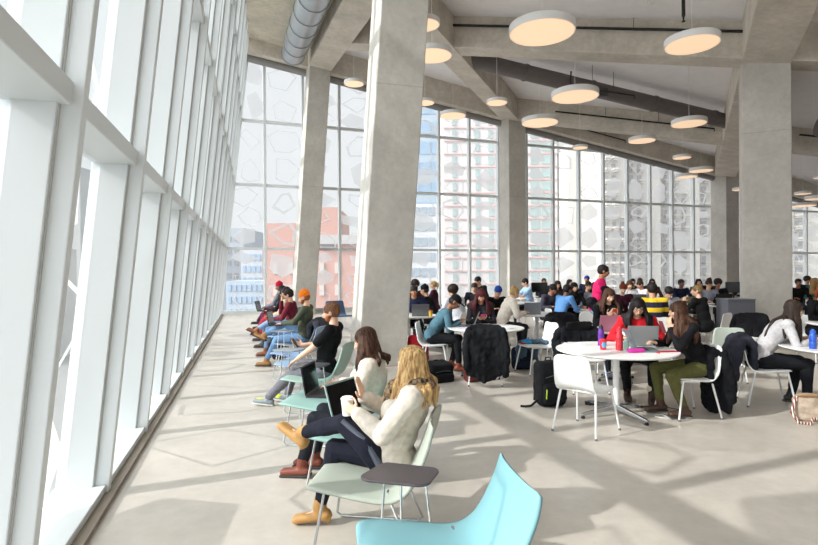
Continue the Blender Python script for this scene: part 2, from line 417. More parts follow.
# ---------------------------------------------------------------- city outside
GZ = -14
m = MB(); m.add([(-260, -60, GZ), (330, -60, GZ), (330, 330, GZ), (-260, 330, GZ)], [(0, 1, 2, 3)])
struct(obj('street_ground', m, mat('838280', .9, 0, .08, .05, 0, 'street'), smooth=False), 'pale street level far below the windows')
def lc(c): return mat(c, .85, 0, .05, .3, 0, 'facade', spec=.1)
def building(px0, px1, ytop, D, depth, c, label, yb=None):
    x0, x1 = ax(px0, D), ax(px1, D); zt = at((px0+px1)/2, ytop, D).z
    root = empty('apartment_building', ((x0+x1)/2, D, GZ)); tag(root, label, 'building')
    m = MB(); m.box((0, depth/2, (zt-GZ)/2), (x1-x0, depth, zt-GZ)); obj('wall', m, lc(c), root, smooth=False)
    return root, x0, x1, zt
def bands(root, x0, x1, D, rows, colsx, wm, h, name='window', proud=.06, depth=.25):
    cx = (x0+x1)/2; pr = None
    for z in rows:
        for a, b in colsx:
            m = MB().box((0, 0, 0), (b-a, depth, h)); key = (round(b-a, 3), round(h, 3), name)
            o = obj(name, m, wm, root, smooth=False); o.location = ((a+b)/2-cx, -proud, z-GZ)
def steps(a, b, n, fillr): 
    s = (b-a)/n; return [(a+s*i+s*(1-fillr)/2, a+s*(i+1)-s*(1-fillr)/2) for i in range(n)]
gb = mat('8b9ca8', .25, 0, .1, .4, 0, 'window_pane'); tl_ = mat('97adac', .2, 0, .15, .4, 0, 'teal_pane'); dk = mat('878b8e', .3, 0, .2, .3, 0, 'grey_pane'); blu = mat('8fadc8', .3, 0, .1, .3, 0, 'blue_pane')
# grey and blue blocks seen in the corner
r, x0, x1, zt = building(222, 244, 228, 150, 20, 'a9b0ba', 'narrow grey block at the far left corner of the windows')
bands(r, x0, x1, 150, [zt-3-3.4*i for i in range(8)], steps(x0+1, x1-1, 2, .6), dk, 1.4)
r, x0, x1, zt = building(241, 262.5, 250, 120, 15, 'bdc1c9', 'pale apartment block with blue windows left of the brick building')
bands(r, x0, x1, 120, [zt-1.6-2.6*i for i in range(7)], steps(x0+.2, x1-.2, 4, .6), blu, 1.4)
r, x0, x1, zt = building(226, 264, 281, 95, 10, 'a9bac8', 'low light blue block in front of the pale apartment block')
bands(r, x0, x1, 95, [zt-1.2-2.1*i for i in range(4)], steps(x0+.2, x1-.2, 7, .6), blu, 1.1)
def farblock(x0, x1, D, zt, c, label):
    root = empty('office_tower', ((x0+x1)/2, D, GZ)); tag(root, label, 'building')
    obj('wall', MB().box((0, 8, (zt-GZ)/2), (x1-x0, 16, zt-GZ)), lc(c), root, smooth=False)
    bands(root, x0, x1, D, [zt-3-4.2*i for i in range(9) if zt-3-4.2*i > GZ+2], steps(x0+1, x1-1, 3, .6), gb, 2)
farblock(-92, -76, 125, 26, 'a8a8a8', 'grey tower seen through the leaning left glass wall')
farblock(-88, -64, 88, 6, 'b5b3b0', 'low grey block seen through the nearest left window panes')
# brick building
r, x0, x1, zt = building(263.5, 372, 239, 60, 25, 'bf9286', 'orange-red brick building behind the left windows')
cx = (x0+x1)/2
a, b = ax(263.5, 60), ax(298, 60); z1 = at(280, 223, 60).z
obj('raised_roof_block', MB().box(((a+b)/2-cx, 8, z1/2-GZ/2), (b-a, 15.6, z1-GZ)), lc('bf9286'), r, smooth=False)
a, b = ax(319, 60), ax(338, 60); z1 = at(330, 207, 60).z
obj('stair_tower', MB().box(((a+b)/2-cx, 6, z1/2-GZ/2), (b-a, 11.6, z1-GZ)), lc('bf9286'), r, smooth=False)
obj('roof_band', MB().box(((ax(318, 60)+x1)/2-cx, 12, zt-GZ-.1), (x1-ax(318, 60), 25.4, 1.0)), lc('b5b3b3'), r, smooth=False)
bands(r, x0, x1, 60, [zt-.8], [(ax(322, 60), ax(333, 60))], dk, .8)
bands(r, x0, x1, 60, [at(0, 270, 60).z, at(0, 292, 60).z], steps(ax(268, 60), ax(345, 60), 5, .3), lc('c9bfb8'), 1.2)
# stepped glassy tower
r, x0, x1, zt = building(396, 438, 204, 110, 18, 'c2c6ca', 'white tower with stepped balconies just right of the leaning column')
bands(r, x0, x1, 110, [zt-1.5-3.1*i for i in range(9)], steps(x0+.4, x1-.4, 5, .8), gb, 1.7)
r, x0, x1, zt = building(408, 445, 60, 140, 18, 'a9bbc8', 'pale blue glass tower rising behind the white stepped tower')
bands(r, x0, x1, 140, [zt-2-5.2*i for i in range(12)], steps(x0+.4, x1-.4, 3, .85), blu, 3.2)
# pink and teal residential towers
def pinktower(p0, p1, D, label, bays, c='cbc8c8'):
    r, x0, x1, zt = building(p0, p1, 20, D, 20, c, label)
    fh = 13*D/540
    rows = [EYE - 1.2*fh*3 + fh*i for i in range(22) if EYE - 3.6*fh + fh*i < zt - 1]
    for a, b in bays: bands(r, x0, x1, D, rows, [(ax(a, D), ax(b, D))], tl_, fh*.62)
    bands(r, x0, x1, D, [z+fh*.5 for z in rows], [(x0+.1, x1-.1)], lc('ccaaa7'), fh*.09, 'floor_band', .1)
pinktower(444, 506, 100, 'pale tower with pink bands and teal windows left of the middle column', [(453, 457), (476, 480), (489, 494)])
pinktower(518, 558, 90, 'teal glazed tower with pink bands right of the middle column', [(531, 539), (542, 551)])
r, x0, x1, zt = building(557, 569, 100, 92, 15, '9d8e92', 'mauve brick strip building beside the teal glazed tower')
bands(r, x0, x1, 92, [EYE-5+2.3*i for i in range(14)], steps(x0, x1, 2, .5), lc('b9adb0'), 1.2)
building(568.5, 604, 90, 85, 6.5, 'cac8c2', 'blank white gable wall of a tall block')
# long beige blocks with balconies
def beige(p0, p1, D, ytop, label, nb):
    r, x0, x1, zt = building(p0, p1, ytop, D, 9, 'c6c2bb', label)
    fh = 11.6*D/540; bw_ = (x1-x0)/nb; rows = [EYE - 3.2*fh + fh*i for i in range(20) if EYE - 3.2*fh + fh*i < zt - 1]
    cx = (x0+x1)/2; cnt = 0
    for j in range(nb):
        for i, z in enumerate(rows):
            xa = x0 + bw_*j
            if cnt >= 96: break
            cnt += 2
            o = obj('window', MB().box((0, 0, 0), (bw_*.42, .3, fh*.46)), dk, r, smooth=False); o.location = (xa+bw_*.3-cx, -.06, z-GZ)
            o = obj('balcony', MB().box((0, -.5, 0), (bw_*.52, 1.3, fh*.32)).box((0, -.5, fh*.95), (bw_*.52, 1.3, .12)), lc('c9c5be'), r, smooth=False); o.location = (xa+bw_*.32-cx, 0, z-GZ-fh*.36)
beige(603, 628, 75, 60, 'beige balcony block right of the blank white gable', 3)
beige(629, 661, 78, 60, 'beige balcony block in the middle of the right windows', 4)
beige(662, 700, 82, 80, 'beige balcony block left of the far right column', 4)
beige(701, 748, 86, 90, 'beige balcony block behind the far right column', 5)
beige(760, 860, 90, 100, 'beige balcony block at the right edge of the view', 6)

# ---------------------------------------------------------------- ducts and pipes
GALV = mat('a9adb0', .35, .75, .06, 6, .1, 'galvanised_steel'); GREYD = mat('6e6765', .55, .2, .06, 6, .1, 'grey_duct')
def duct(p, q, r, mt, label, step=1.2, name='air_duct', bands_=True):
    p, q = Vector(p), Vector(q); root = empty(name, p); tag(root, label, 'duct')
    L = (q-p).length; d = (q-p)/L; pts = [d*L*i/60 for i in range(61)]
    obj('duct_tube', MB().tube(pts, r, 20), mt, root)
    i = 0; s = .05
    if bands_:
        while s < L:
            obj('collar_ring', MB().tube([d*s, d*(s+.07)], r+.025, 20), mt, root); s += step
    return root
def zr(x, y, a): return Vector((x, y, zb(x, y)+a))
dn = dB1; off = Vector((-dn.y, dn.x)); off = off if off.x < 0 else -off
pa = Vector(T2) + off*1.05 - dn*1.1; pb = Vector(T1) + off*1.05 - dn*8
duct(zr(pa.x, pa.y, .1), zr(pb.x, pb.y, .1), .40, GALV, 'large round galvanised duct under the concrete soffit at upper left')
dk2 = duct(zr(1.4, 16.9, .32), zr(11.4, 19.15, .38), .25, GREYD, 'dark grey round duct crossing between the two concrete cross beams', 2.4)
vx = obj('air_grille', MB().box((6.2-1.4, 1.0-.3, -.95), (.7, .05, .26), math.atan2(2.25, 10)), mat('4b4a4a', .6, name='grille'), dk2, smooth=False)
q0, q1 = bw(.3, 0, .42), bw(43, 0, .42)
duct(zr(q0.x, q0.y, -.08), zr(q1.x, q1.y, -.08), .15, mat('8f8c8a', .5, .2, name='thin_duct'), 'thin grey duct running along the top of the far windows', 2.9)
duct(zr(13.2, 17.4, .25), zr(22, 15.2, .25), .30, GREYD, 'grey round duct seen right of the thick square column', 1.5)
def pipe(pts, r, label, mt=DARKM, name='sprinkler_pipe'):
    p0 = Vector(pts[0]); root = empty(name, p0); tag(root, label, 'pipe')
    obj('pipe_run', MB().tube([Vector(p)-p0 for p in pts], r, 8), mt, root)
    for k in (1, 2):
        q = Vector(pts[-1])*k/3 + Vector(pts[0])*(3-k)/3 - p0
        obj('hanger_rod', MB().tube([q, q + Vector((0, 0, .5))], .008, 6), mt, root)
    e = Vector(pts[-1])-p0; obj('sprinkler_head', MB().lathe([(.012, -.10), (.03, -.09), (.03, -.08), (.012, -.075), (.018, 0)], e, 10), mt, root)
    return root
nA = Vector((dA.y, -dA.x)); nA = nA if nA.y < 0 else -nA
a0 = A0 + dA*-.2 + nA*.42; a1 = A1 + dA*.25 + nA*.42
pipe([zr(a0.x, a0.y, .62), zr(a1.x, a1.y, .62)], .035, 'black pipe along the face of the nearest cross beam')
pipe([zr(1.3, 8.2, .75), zr(2.3, 8.2, .75), zr(2.55, 8.0, .55)], .025, 'black pipe stub above the largest pendant lamp')
pipe([(4.6, 9.0, 7.3), (4.6, 9.0, 5.85)], .03, 'black vertical pipe drop above the tilted looking right lamp')
nQ = Vector((dQ.y, -dQ.x)); nQ = nQ if nQ.y < 0 else -nQ
a0 = Q0 + dQ*1.6 + nQ*.38; a1 = Q1 - dQ*.3 + nQ*.38
pipe([zr(a0.x, a0.y, .5), zr(a1.x, a1.y, .5)], .03, 'black pipe along the second cross beam')
pipe([zr(5.2, 17.2, .55), zr(5.3, 17.6, .2), zr(7.3, 17.4, .2)], .025, 'bent black pipe below the dark grey duct')
e0, e1 = bw(14.5, 0, 1.15), bw(18, 0, 1.15)
pipe([zr(e0.x, e0.y, .45), zr(e1.x, e1.y, .45)], .03, 'short black pipe on the edge beam above the far windows')
pipe([zr(14.2, 19.6, .5), zr(24, 16.6, .5)], .035, 'black pipe seen right of the thick square column')
pipe([zr(-3.6, 14.4, .42), zr(-2.6, 14.6, .36)], .025, 'short black pipe stub beside the galvanised duct')

# ---------------------------------------------------------------- pendant lamps
LAMPW = mat('e6e4e2', .45, name='lamp_rim'); DIFF = mat('ffd9b4', .5, emit=.62, name='lamp_diffuser')
def lamp(px, py, wpx, dia, label):
    u = (px-409)/F; D = F*dia*math.sqrt(1+u*u)/wpx; p = at(px, py, D); h = .11*dia/1.2+.03
    root = empty('pendant_lamp', p); tag(root, label, 'lamp', 'round pendant lamps under the ceiling')
    r = dia/2
    obj('lamp_rim', MB().lathe([(r-.02, 0), (r-.004, -.005), (r, 0), (r, h), (r-.02, h+.01), (.01, h+.012)], (0, 0, 0), 48), LAMPW, root)
    obj('diffuser', MB().lathe([(.01, -.004), (r-.022, -.004), (r-.022, .01), (.01, .01)], (0, 0, 0), 48), DIFF, root, smooth=False)
    zc = zb(p.x, p.y)+.9-p.z
    obj('cable', MB().tube([(0, 0, h), (0, 0, zc)], .006, 6), LAMPW, root)
    obj('canopy', MB().lathe([(.07, zc-.05), (.075, zc)], (0, 0, 0), 16), LAMPW, root)
    return root
for a in [(542, 33, 67, 1.24, 'largest round pendant lamp near the top centre'), (692, 45, 58, .92, 'round pendant lamp at upper right beside the thick column'),
          (575, 97, 48, 1.24, 'round pendant lamp in front of the dark grey duct'), (689, 124, 37, .92, 'round pendant lamp just left of the thick column, below the upper right one'),
          (540, 123, 37, 1.24, 'round pendant lamp just right of the middle window column'), (497, 103, 21, .62, 'small round pendant lamp below the diagonal beam'),
          (453, 116, 26, .92, 'round pendant lamp in front of the windows right of the leaning column'), (354, 84, 20, .62, 'small round pendant lamp left of the leaning column'),
          (424, 25, 32, .62, 'topmost round pendant lamp half hidden by the leaning column'), (432, 56, 40, .92, 'larger round pendant lamp half hidden by the leaning column'),
          (425, 103, 19, .62, 'lowest small pendant lamp half hidden by the leaning column'), (642, 141, 28, .92, 'round pendant lamp right of the middle, over the second cross beam'),
          (580, 148, 16, .62, 'small dim pendant lamp against the edge beam'), (682, 158, 19, .62, 'small pendant lamp, topmost of the close cluster of three'),
          (701, 171, 25, .92, 'pendant lamp, rightmost of the close cluster of three'), (687, 177, 22, .92, 'pendant lamp, lowest of the close cluster of three'),
          (741, 190, 18, .62, 'pendant lamp peeking out left of the thick column'), (803, 194, 18, .62, 'small pendant lamp right of the thick column'),
          (818, 199, 28, .92, 'pendant lamp cut by the right edge, above the lit one'), (803, 206, 28, 1.24, 'wide pendant lamp, lowest at the right edge'),
          (822, 178, 18, .62, 'highest small pendant lamp at the right edge')]: lamp(*a)
def detector(px, py, D, label):
    p = at(px, py, D); z = zb(p.x, p.y)+.9
    o = obj('smoke_detector', MB().lathe([(.05, -.05), (.075, -.03), (.08, 0)], (0, 0, 0), 16), LAMPW); o.location = (p.x, p.y, z); tag(o, label, 'smoke detector')
detector(474, 12, 12, 'white smoke detector on the ceiling near the top')
detector(651, 14, 12.4, 'white smoke detector on the ceiling at upper right')
# ---------------------------------------------------------------- furniture
def shell(prof, n=14, curve=.03, thick=.012):
    # prof: (y, z, half width, dish) along the seat and up the back
    vs = []; k = len(prof)
    for i, (y, z, hw, c) in enumerate(prof):
        a = prof[max(i-1, 0)]; b = prof[min(i+1, k-1)]; ty, tz = b[0]-a[0], b[1]-a[1]; L = math.hypot(ty, tz) or 1; ny, nz = -tz/L, ty/L
        if nz < 0 and i < 3: ny, nz = -ny, -nz
        for j in range(n+1):
            u = -1 + 2*j/n; d = c*(u*u)
            vs.append((hw*u, y + ny*d, z + nz*d))
    fs = [(i*(n+1)+j, i*(n+1)+j+1, (i+1)*(n+1)+j+1, (i+1)*(n+1)+j) for i in range(k-1) for j in range(n)]
    return MB().add(vs, fs)
def smoothprof(p, m=4):
    out = []; k = len(p)
    for i in range(k-1):
        p0, p1, p2, p3 = p[max(i-1, 0)], p[i], p[i+1], p[min(i+2, k-1)]
        for s in range(m):
            t = s/m; out.append(tuple(.5*((2*b) + (-a+c)*t + (2*a-5*b+4*c-d)*t*t + (-a+3*b-3*c+d)*t**3) for a, b, c, d in zip(p0, p1, p2, p3)))
    out.append(p[-1]); return out
SIDE = smoothprof([(.21, .425, .15, .0), (.205, .445, .2, .0), (.12, .452, .225, .012), (-.05, .44, .228, .02), (-.15, .452, .222, .03), (-.205, .51, .212, .035), (-.235, .62, .205, .03), (-.262, .74, .195, .025), (-.27, .785, .17, .02), (-.271, .793, .12, .02)])
def side_chair(loc, r, label, c=WHITE, cat='chair', group='white shell chairs around the tables'):
    t = empty('shell_chair', (*loc, 0), r); tag(t, label, cat, group)
    obj('seat_shell', shell([(y, z, w, -d) for y, z, w, d in SIDE][::-1]), c, t, solid=.012)
    fr = MB()
    fr.tube([(-.19, .17, .42), (-.19, -.16, .42)], .011, 8).tube([(.19, .17, .42), (.19, -.16, .42)], .011, 8).tube([(-.19, .12, .42), (.19, .12, .42)], .011, 8).tube([(-.19, -.12, .42), (.19, -.12, .42)], .011, 8)
    obj('seat_frame', fr, WMETAL, t)
    for sx in (-1, 1):
        for y0, y1 in ((.17, .25), (-.16, -.25)):
            l = obj('leg', MB().tube([(sx*.19, y0, .425), (sx*.235, y1, 0.012)], [.012, .010], 8), WMETAL, t)
            obj('glide', MB().lathe([(.012, 0), (.014, .004), (.012, .02)], (sx*.236, y1, 0), 8), mat('6b6b6b', .5), l)
    return t
LP = smoothprof([(.33, .37, .2, 0), (.335, .395, .27, 0), (.25, .405, .30, .01), (.05, .385, .31, .02), (-.12, .38, .305, .035), (-.21, .42, .295, .045), (-.27, .52, .29, .05), (-.33, .66, .285, .045), (-.365, .765, .272, .035), (-.37, .78, .25, .03)])
def lounge(loc, r, label, c, cf, tablet=None, high=0):
    t = empty('lounge_chair', (*loc, 0), r); tag(t, label, 'lounge chair', 'lounge chairs in a row by the leaning glass wall')
    pr = [(y, z + (high*max(0, z-.42)/.36), w, -d) for y, z, w, d in LP][::-1]
    obj('seat_shell', shell(pr, 18), mat(c, .45, 0, 0, 5, 0, 'lounge_plastic', spec=.4), t, solid=.016)
    for sx in (-1, 1):
        l = obj('sled_leg', MB().tube([(sx*.22, .24, .375), (sx*.25, .30, .03), (sx*.25, .27, .010), (sx*.25, -.24, .010), (sx*.25, -.28, .03), (sx*.22, -.13, .37)], .0085, 8), cf, t)
    for a_, y_, z_ in ((.22, .2, .375), (.22, -.13, .37), (.25, -.1, .012)): obj('cross_bar', MB().tube([(-a_, y_, z_), (a_, y_, z_)], .008, 8), cf, t)
    if tablet:
        tx, ty, tz, tc = tablet
        pts = []
        for (cx, cy, rr) in ((.14, .05, .055), (-.09, .10, .045), (-.14, -.06, .06), (.10, -.08, .07)): pts.append((cx, cy, rr))
        poly = []
        k = len(pts)
        for i, (cx, cy, rr) in enumerate(pts):
            px_, py_, _ = pts[i-1]; nx, ny, _ = pts[(i+1) % k]
            a0 = math.atan2(cy-py_, cx-px_) - math.pi/2; a1 = math.atan2(ny-cy, nx-cx) - math.pi/2
            while a1 < a0: a1 += 2*math.pi
            for s in range(6): a = a0 + (a1-a0)*s/5; poly.append((tx+ cy*1.0 + rr*math.sin(a), ty - cx - rr*math.cos(a)))
        b = obj('side_tablet', MB().prism([(x, y, tz) for x, y in poly], (0, 0, .014)), mat(tc, .4, name='tablet_top'), t, smooth=False, bevel=.004)
        sg = 1 if tx < 0 else -1
        for q in ((.0, .0), (.04, -.12), (-.03, .08)):
            obj('tablet_post', MB().tube([(tx+q[0], ty+q[1], tz), (tx+q[0]*1.6, ty+q[1]*1.5, .012)], .007, 8), cf, b)
        obj('tablet_brace', MB().tube([(tx, ty, .012), (sg*-.25, ty-.02, .012)], .007, 8), cf, b)
    return t
def round_table(x, y, r, label, h=.74):
    t = empty('round_table', (x, y, 0), R(20)); tag(t, label, 'table', 'round white tables')
    obj('tabletop', MB().lathe([(r-.035, h-.028), (r-.006, h-.016), (r, h-.008), (r-.004, h)], (0, 0, 0), 64), WHITE, t)
    obj('pole', MB().lathe([(.036, .07), (.036, h-.03)], (0, 0, 0), 20), WMETAL, t)
    obj('mounting_plate', MB().lathe([(.05, h-.045), (.16, h-.038), (.16, h-.028)], (0, 0, 0), 20), WMETAL, t)
    for i in range(4):
        a = math.pi/2*i; d = Vector((math.cos(a), math.sin(a), 0)); s = Vector((-d.y, d.x, 0))
        m = MB(); L = r*.72
        m.hexa([d*.03-s*.03+Vector((0, 0, .06)), d*.03+s*.03+Vector((0, 0, .06)), d*L+s*.016+Vector((0, 0, .03)), d*L-s*.016+Vector((0, 0, .03))],
               [d*.03-s*.03+Vector((0, 0, .12)), d*.03+s*.03+Vector((0, 0, .12)), d*L+s*.016+Vector((0, 0, .055)), d*L-s*.016+Vector((0, 0, .055))])
        a_ = obj('base_arm', m, STEEL, t, smooth=False, bevel=.006)
        obj('glide', MB().lathe([(.022, 0), (.024, .012), (.012, .03)], d*(L-.02), 12), BLACKP, a_)
    return t
def low(label_name, mb, m, loc, r=0, **k):
    o = obj(label_name, mb, m, **k); o.location = loc; o.rotation_euler = (0, 0, r); return o
def laptop(x, y, z, r, label, lid='9a9da0', ang=108, w=.34, d=.235, screen=True, scr=SCREEN, group=None, tiltx=0):
    t = empty('laptop', (x, y, z), r); t.rotation_euler = (tiltx, 0, r); tag(t, label, 'laptop', group)
    lm = mat(lid, .35, .3, name='laptop_shell')
    obj('base', MB().box((0, 0, .009), (w, d, .018)), lm, t, smooth=False, bevel=.004)
    obj('keyboard', MB().box((0, .035, .0188), (w*.86, d*.45, .002)), mat('2c2c2e', .6, name='keys'), t, smooth=False)
    a = R(ang); M = Matrix.Rotation(a, 3, 'X')
    # hinge on the +y edge: lid leans away
    h = d*.98; c = Vector((0, d/2, .018)) + Vector((0, -math.cos(a)*h/2, math.sin(a)*h/2)); rot = Matrix.Rotation(-(a - math.pi/2), 3, 'X')
    l = obj('lid', MB().box(c, (w, .009, h), m=rot), lm, t, smooth=False, bevel=.003)
    n = rot @ Vector((0, -1, 0))
    obj('screen', MB().box(c + n*.0052, (w*.93, .002, h*.88), m=rot), scr, l, smooth=False)
    return t
def bottle(x, y, z, r, h, c, cc, label, name='water_bottle', cat='bottle'):
    t = empty(name, (x, y, z)); tag(t, label, cat)
    obj('body', MB().lathe([(r*.9, 0), (r, .01), (r, h*.3), (r*.93, h*.33), (r, h*.36), (r, h*.68), (r*.7, h*.78), (r*.68, h*.8)], (0, 0, 0), 24), mat(c, .2, name='bottle_plastic', coat=.3), t)
    obj('cap', MB().lathe([(r*.74, h*.8), (r*.74, h*.92), (r*.4, h*.95), (r*.35, h), (.005, h)], (0, 0, 0), 20), mat(cc, .4), t)
    return t
def cup(x, y, z, r, h, c, label, lid='f4f4f2', patch=None):
    t = empty('paper_cup', (x, y, z)); tag(t, label, 'cup')
    obj('body', MB().lathe([(r*.76, 0), (r, h*.9), (r, h*.92)], (0, 0, 0), 24), mat(c, .5, name='paper'), t)
    obj('lid', MB().lathe([(r*1.06, h*.9), (r*1.08, h*.95), (r*.9, h*.97), (r*.86, h*1.04), (.01, h*1.04)], (0, 0, 0), 24), mat(lid, .4), t)
    if patch: 
        m = MB(); vs = []; n = 9
        for k, zz in enumerate((h*.25, h*.5, h*.75)):
            rr = r*(.76+.24*zz/(h*.9))+.0012
            for j in range(n): a = -math.pi/2 + (j/(n-1)-.5)*(1.6 if k == 1 else 1.0); vs.append((rr*math.cos(a), rr*math.sin(a), zz))
        m.add(vs, [(k*n+j, k*n+j+1, (k+1)*n+j+1, (k+1)*n+j) for k in range(2) for j in range(n-1)]); obj('printed_patch', m, mat(patch, .5), t)
    return t
def papers(x, y, z, r, label, w=.21, h=.297, n=3, c='eef0f2'):
    m = MB(); rd = random.Random(int(x*100)+int(y*10))
    for i in range(n): m.box((rd.uniform(-.05, .05), rd.uniform(-.04, .04), .002+.003*i), (w, h, .0022), rd.uniform(-.5, .5))
    o = low('paper_sheets', m, mat(c, .8, name='paper'), (x, y, z), r, smooth=False); tag(o, label, 'papers'); return o
def phone(x, y, z, r, c, label):
    o = empty('smartphone', (x, y, z), r); tag(o, label, 'phone')
    obj('case', MB().box((0, 0, .005), (.075, .145, .010)), mat(c, .4), o, smooth=False, bevel=.003); obj('screen', MB().box((0, 0, .0105), (.066, .125, .001)), SCREEN, o, smooth=False); return o
def backpack(x, y, r, label, c='17181b', w=.34, d=.22, h=.48, pocket=None, accent=None, lean=0, fold=.02):
    t = empty('backpack', (x, y, 0), r); tag(t, label, 'backpack'); M = Matrix.Rotation(lean, 3, 'X')
    m = MB(); m.rbox((0, 0, h*.5), (w, d, h), .1, M).rbox((0, 0, h*.72), (w*.9, d*.9, h*.5), .1, M); cl = cloth(c)
    robj('bag_body', m, cl, t, .011, 4, fold)
    m = MB(); m.rbox(M @ Vector((0, -d*.5, h*.02)) + Vector((0, 0, h*.28)), (w*.78, d*.42, h*.44), .1, M); robj('front_pocket', m, cloth(pocket or c), t, .011, 3, fold*.6)
    obj('zip', MB().tube([M @ Vector((-w*.3, -d*.53, h*.14))+Vector((0, 0, h*.5)), M @ Vector((0, -d*.56, h*.2))+Vector((0, 0, h*.5)), M @ Vector((w*.3, -d*.53, h*.14))+Vector((0, 0, h*.5))], .004, 6), mat('55585c', .4), t)
    obj('top_handle', MB().tube([(-.04, d*.2, h*.96), (-.03, d*.2, h*1.06), (.03, d*.2, h*1.06), (.04, d*.2, h*.96)], .009, 6), cl, t)
    for s in (-1, 1): obj('shoulder_strap', MB().tube([(s*w*.25, d*.4, h*.92), (s*w*.3, d*.62, h*.7), (s*w*.33, d*.66, h*.35), (s*w*.42, d*.45, .04)], .016, 6), cl, t)
    if accent:
        obj('accent_piping', MB().tube([M @ Vector((-w*.34, -d*.72, -h*.1))+Vector((0, 0, h*.3)), M @ Vector((-w*.32, -d*.74, h*.1))+Vector((0, 0, h*.3))], .008, 6), mat(accent, .5), t)
    return t
def coat(x, y, r, label, c='15161a', zt=.82, zl=.1, w=.44, yb=-.27, name='hanging_coat', sleeve=True, hood=None, back=.34, fold=.05, cat='coat', lining=None):
    # hangs over the backrest of a chair whose own frame this shares
    t = empty(name, (x, y, 0), r); tag(t, label, cat); m = MB(); n = 8; rd = random.Random(int(x*50+y*7)); ph = rd.random()*6
    for i in range(n):
        u = (i/(n-1)-.5)*w; q = math.sin(i*1.3+ph)*.014; e = .05*math.sin(i*.9+ph)
        m.chain([(u*.8, yb+.03, zt-.02*abs(u)/w), (u*.98, yb-.06, zt-.07), (u*1.04, yb-.085+q, (zt+zl)/2), (u*1.1, yb-.10+q, zl+.05+e)], (.045, .055, .058, .048))
        m.chain([(u*.8, yb+.03, zt-.02*abs(u)/w), (u*.95, yb+.10, zt-.1), (u, yb+.10, zt-back)], (.045, .045, .042))
    cl = cloth(c); robj('coat_body', m, cl, t, .014, 9, fold*.8)
    if sleeve:
        for s in (-1, 1):
            m = MB().chain([(s*w*.5, yb-.04, zt-.05), (s*(w*.5+.05), yb-.1, (zt+zl)/2+.05), (s*(w*.5+.03), yb-.13, zl+.12-.05*s)], (.065, .06, .05)); robj('sleeve', m, cl, t, .013, 4, fold*.7)
    if hood:
        m = MB().rbox((0, yb+.02, zt+.03), (w*.7, .16, .12), .05); robj('hood', m, cloth(hood), t, .012, 4, .04)
    return t

# the row of lounge chairs beside the leaning glass wall
fw = (-.98, .14); RL = rz(*fw)
TEAL = '97bab3'; SAGE = 'adb3a7'; AQUA = '7dacb4'; BLUEC = '93aecb'
lounge((.11, 2.45), rz(-1, -.14), 'aqua blue empty lounge chair nearest the camera, cut by the bottom edge', AQUA, STEEL, high=-.06)
lounge((-.23, 3.33), RL, 'sage green lounge chair with a dark side tablet under the blonde woman', SAGE, STEEL, tablet=(-.47, -.25, .575, '4a4347'))
lounge((-.45, 4.30), RL, 'teal lounge chair under the dark-haired woman in a cream jumper', TEAL, STEEL)
lounge((-.86, 5.30), RL, 'teal lounge chair, empty, between the bearded man and the dark-haired woman', TEAL, STEEL)
lounge((-1.12, 6.45), RL, 'teal lounge chair under the bearded man in a black T-shirt', '9db9ae', STEEL, tablet=(-.46, -.1, .60, '55585b'))
lounge((-1.45, 7.45), RL, 'light blue lounge chair, empty, just behind the bearded man', BLUEC, STEEL, tablet=(-.45, .05, .62, '8d949c'))
lounge((-1.75, 8.42), RL, 'blue lounge chair, empty, in front of the man in the orange beanie', '8aa3c4', STEEL)
lounge((-1.93, 9.45), RL, 'grey lounge chair under the man in the orange beanie', '8d9296', WMETAL, tablet=(-.46, .1, .64, '8d949c'))
lounge((-2.36, 10.55), RL, 'blue lounge chair under the person in a maroon top', BLUEC, WMETAL)
lounge((-2.68, 11.65), RL, 'blue lounge chair behind the one with the maroon-topped person', BLUEC, WMETAL)
lounge((-3.02, 12.75), RL, 'blue lounge chair under the long-haired woman in black by the glass wall', BLUEC, WMETAL)
lounge((-3.38, 13.95), RL, 'farthest blue lounge chair, under the person in a red cap', BLUEC, WMETAL)
lounge((-1.95, 15.2), rz(.6, -1), 'dark blue lounge chair standing alone beyond the row, left of the leaning column', '4f6d92', WMETAL)

# tables
H = .74
round_table(2.34, 6.12, .66, 'large round white table nearest the camera, with bottles and laptops')
round_table(3.08, 8.05, .45, 'round white table with the pink laptop')
round_table(1.20, 8.50, .60, 'round white table beside the man in the denim jacket')
round_table(-.02, 10.85, .60, 'round white table partly behind the leaning column')
round_table(2.62, 11.10, .56, 'round white table with the grey laptop, in front of the middle column')
round_table(4.12, 11.85, .50, 'round white table beside the woman in a black headscarf')
round_table(4.98, 6.15, .66, 'round white table cut by the right edge, with the blue bottle')
round_table(7.15, 8.75, .60, 'round white table behind the red-haired woman at the right edge')
round_table(5.0, 10.58, .5, 'round white table left of the blonde woman in black, behind the striped jumper')
round_table(5.6, 12.6, .55, 'round white table beside the man in the pink polo shirt')
round_table(6.1, 14.2, .55, 'round white table under the woman in white')
round_table(7.55, 13.5, .55, 'round white table with the black laptop of the man in glasses')
round_table(1.85, 13.0, .5, 'round white table beside the person in a blue cap')
round_table(3.0, 14.9, .5, 'round white table beside the man in a light blue T-shirt')
round_table(4.6, 15.9, .55, 'round white table among the far group right of the middle column')

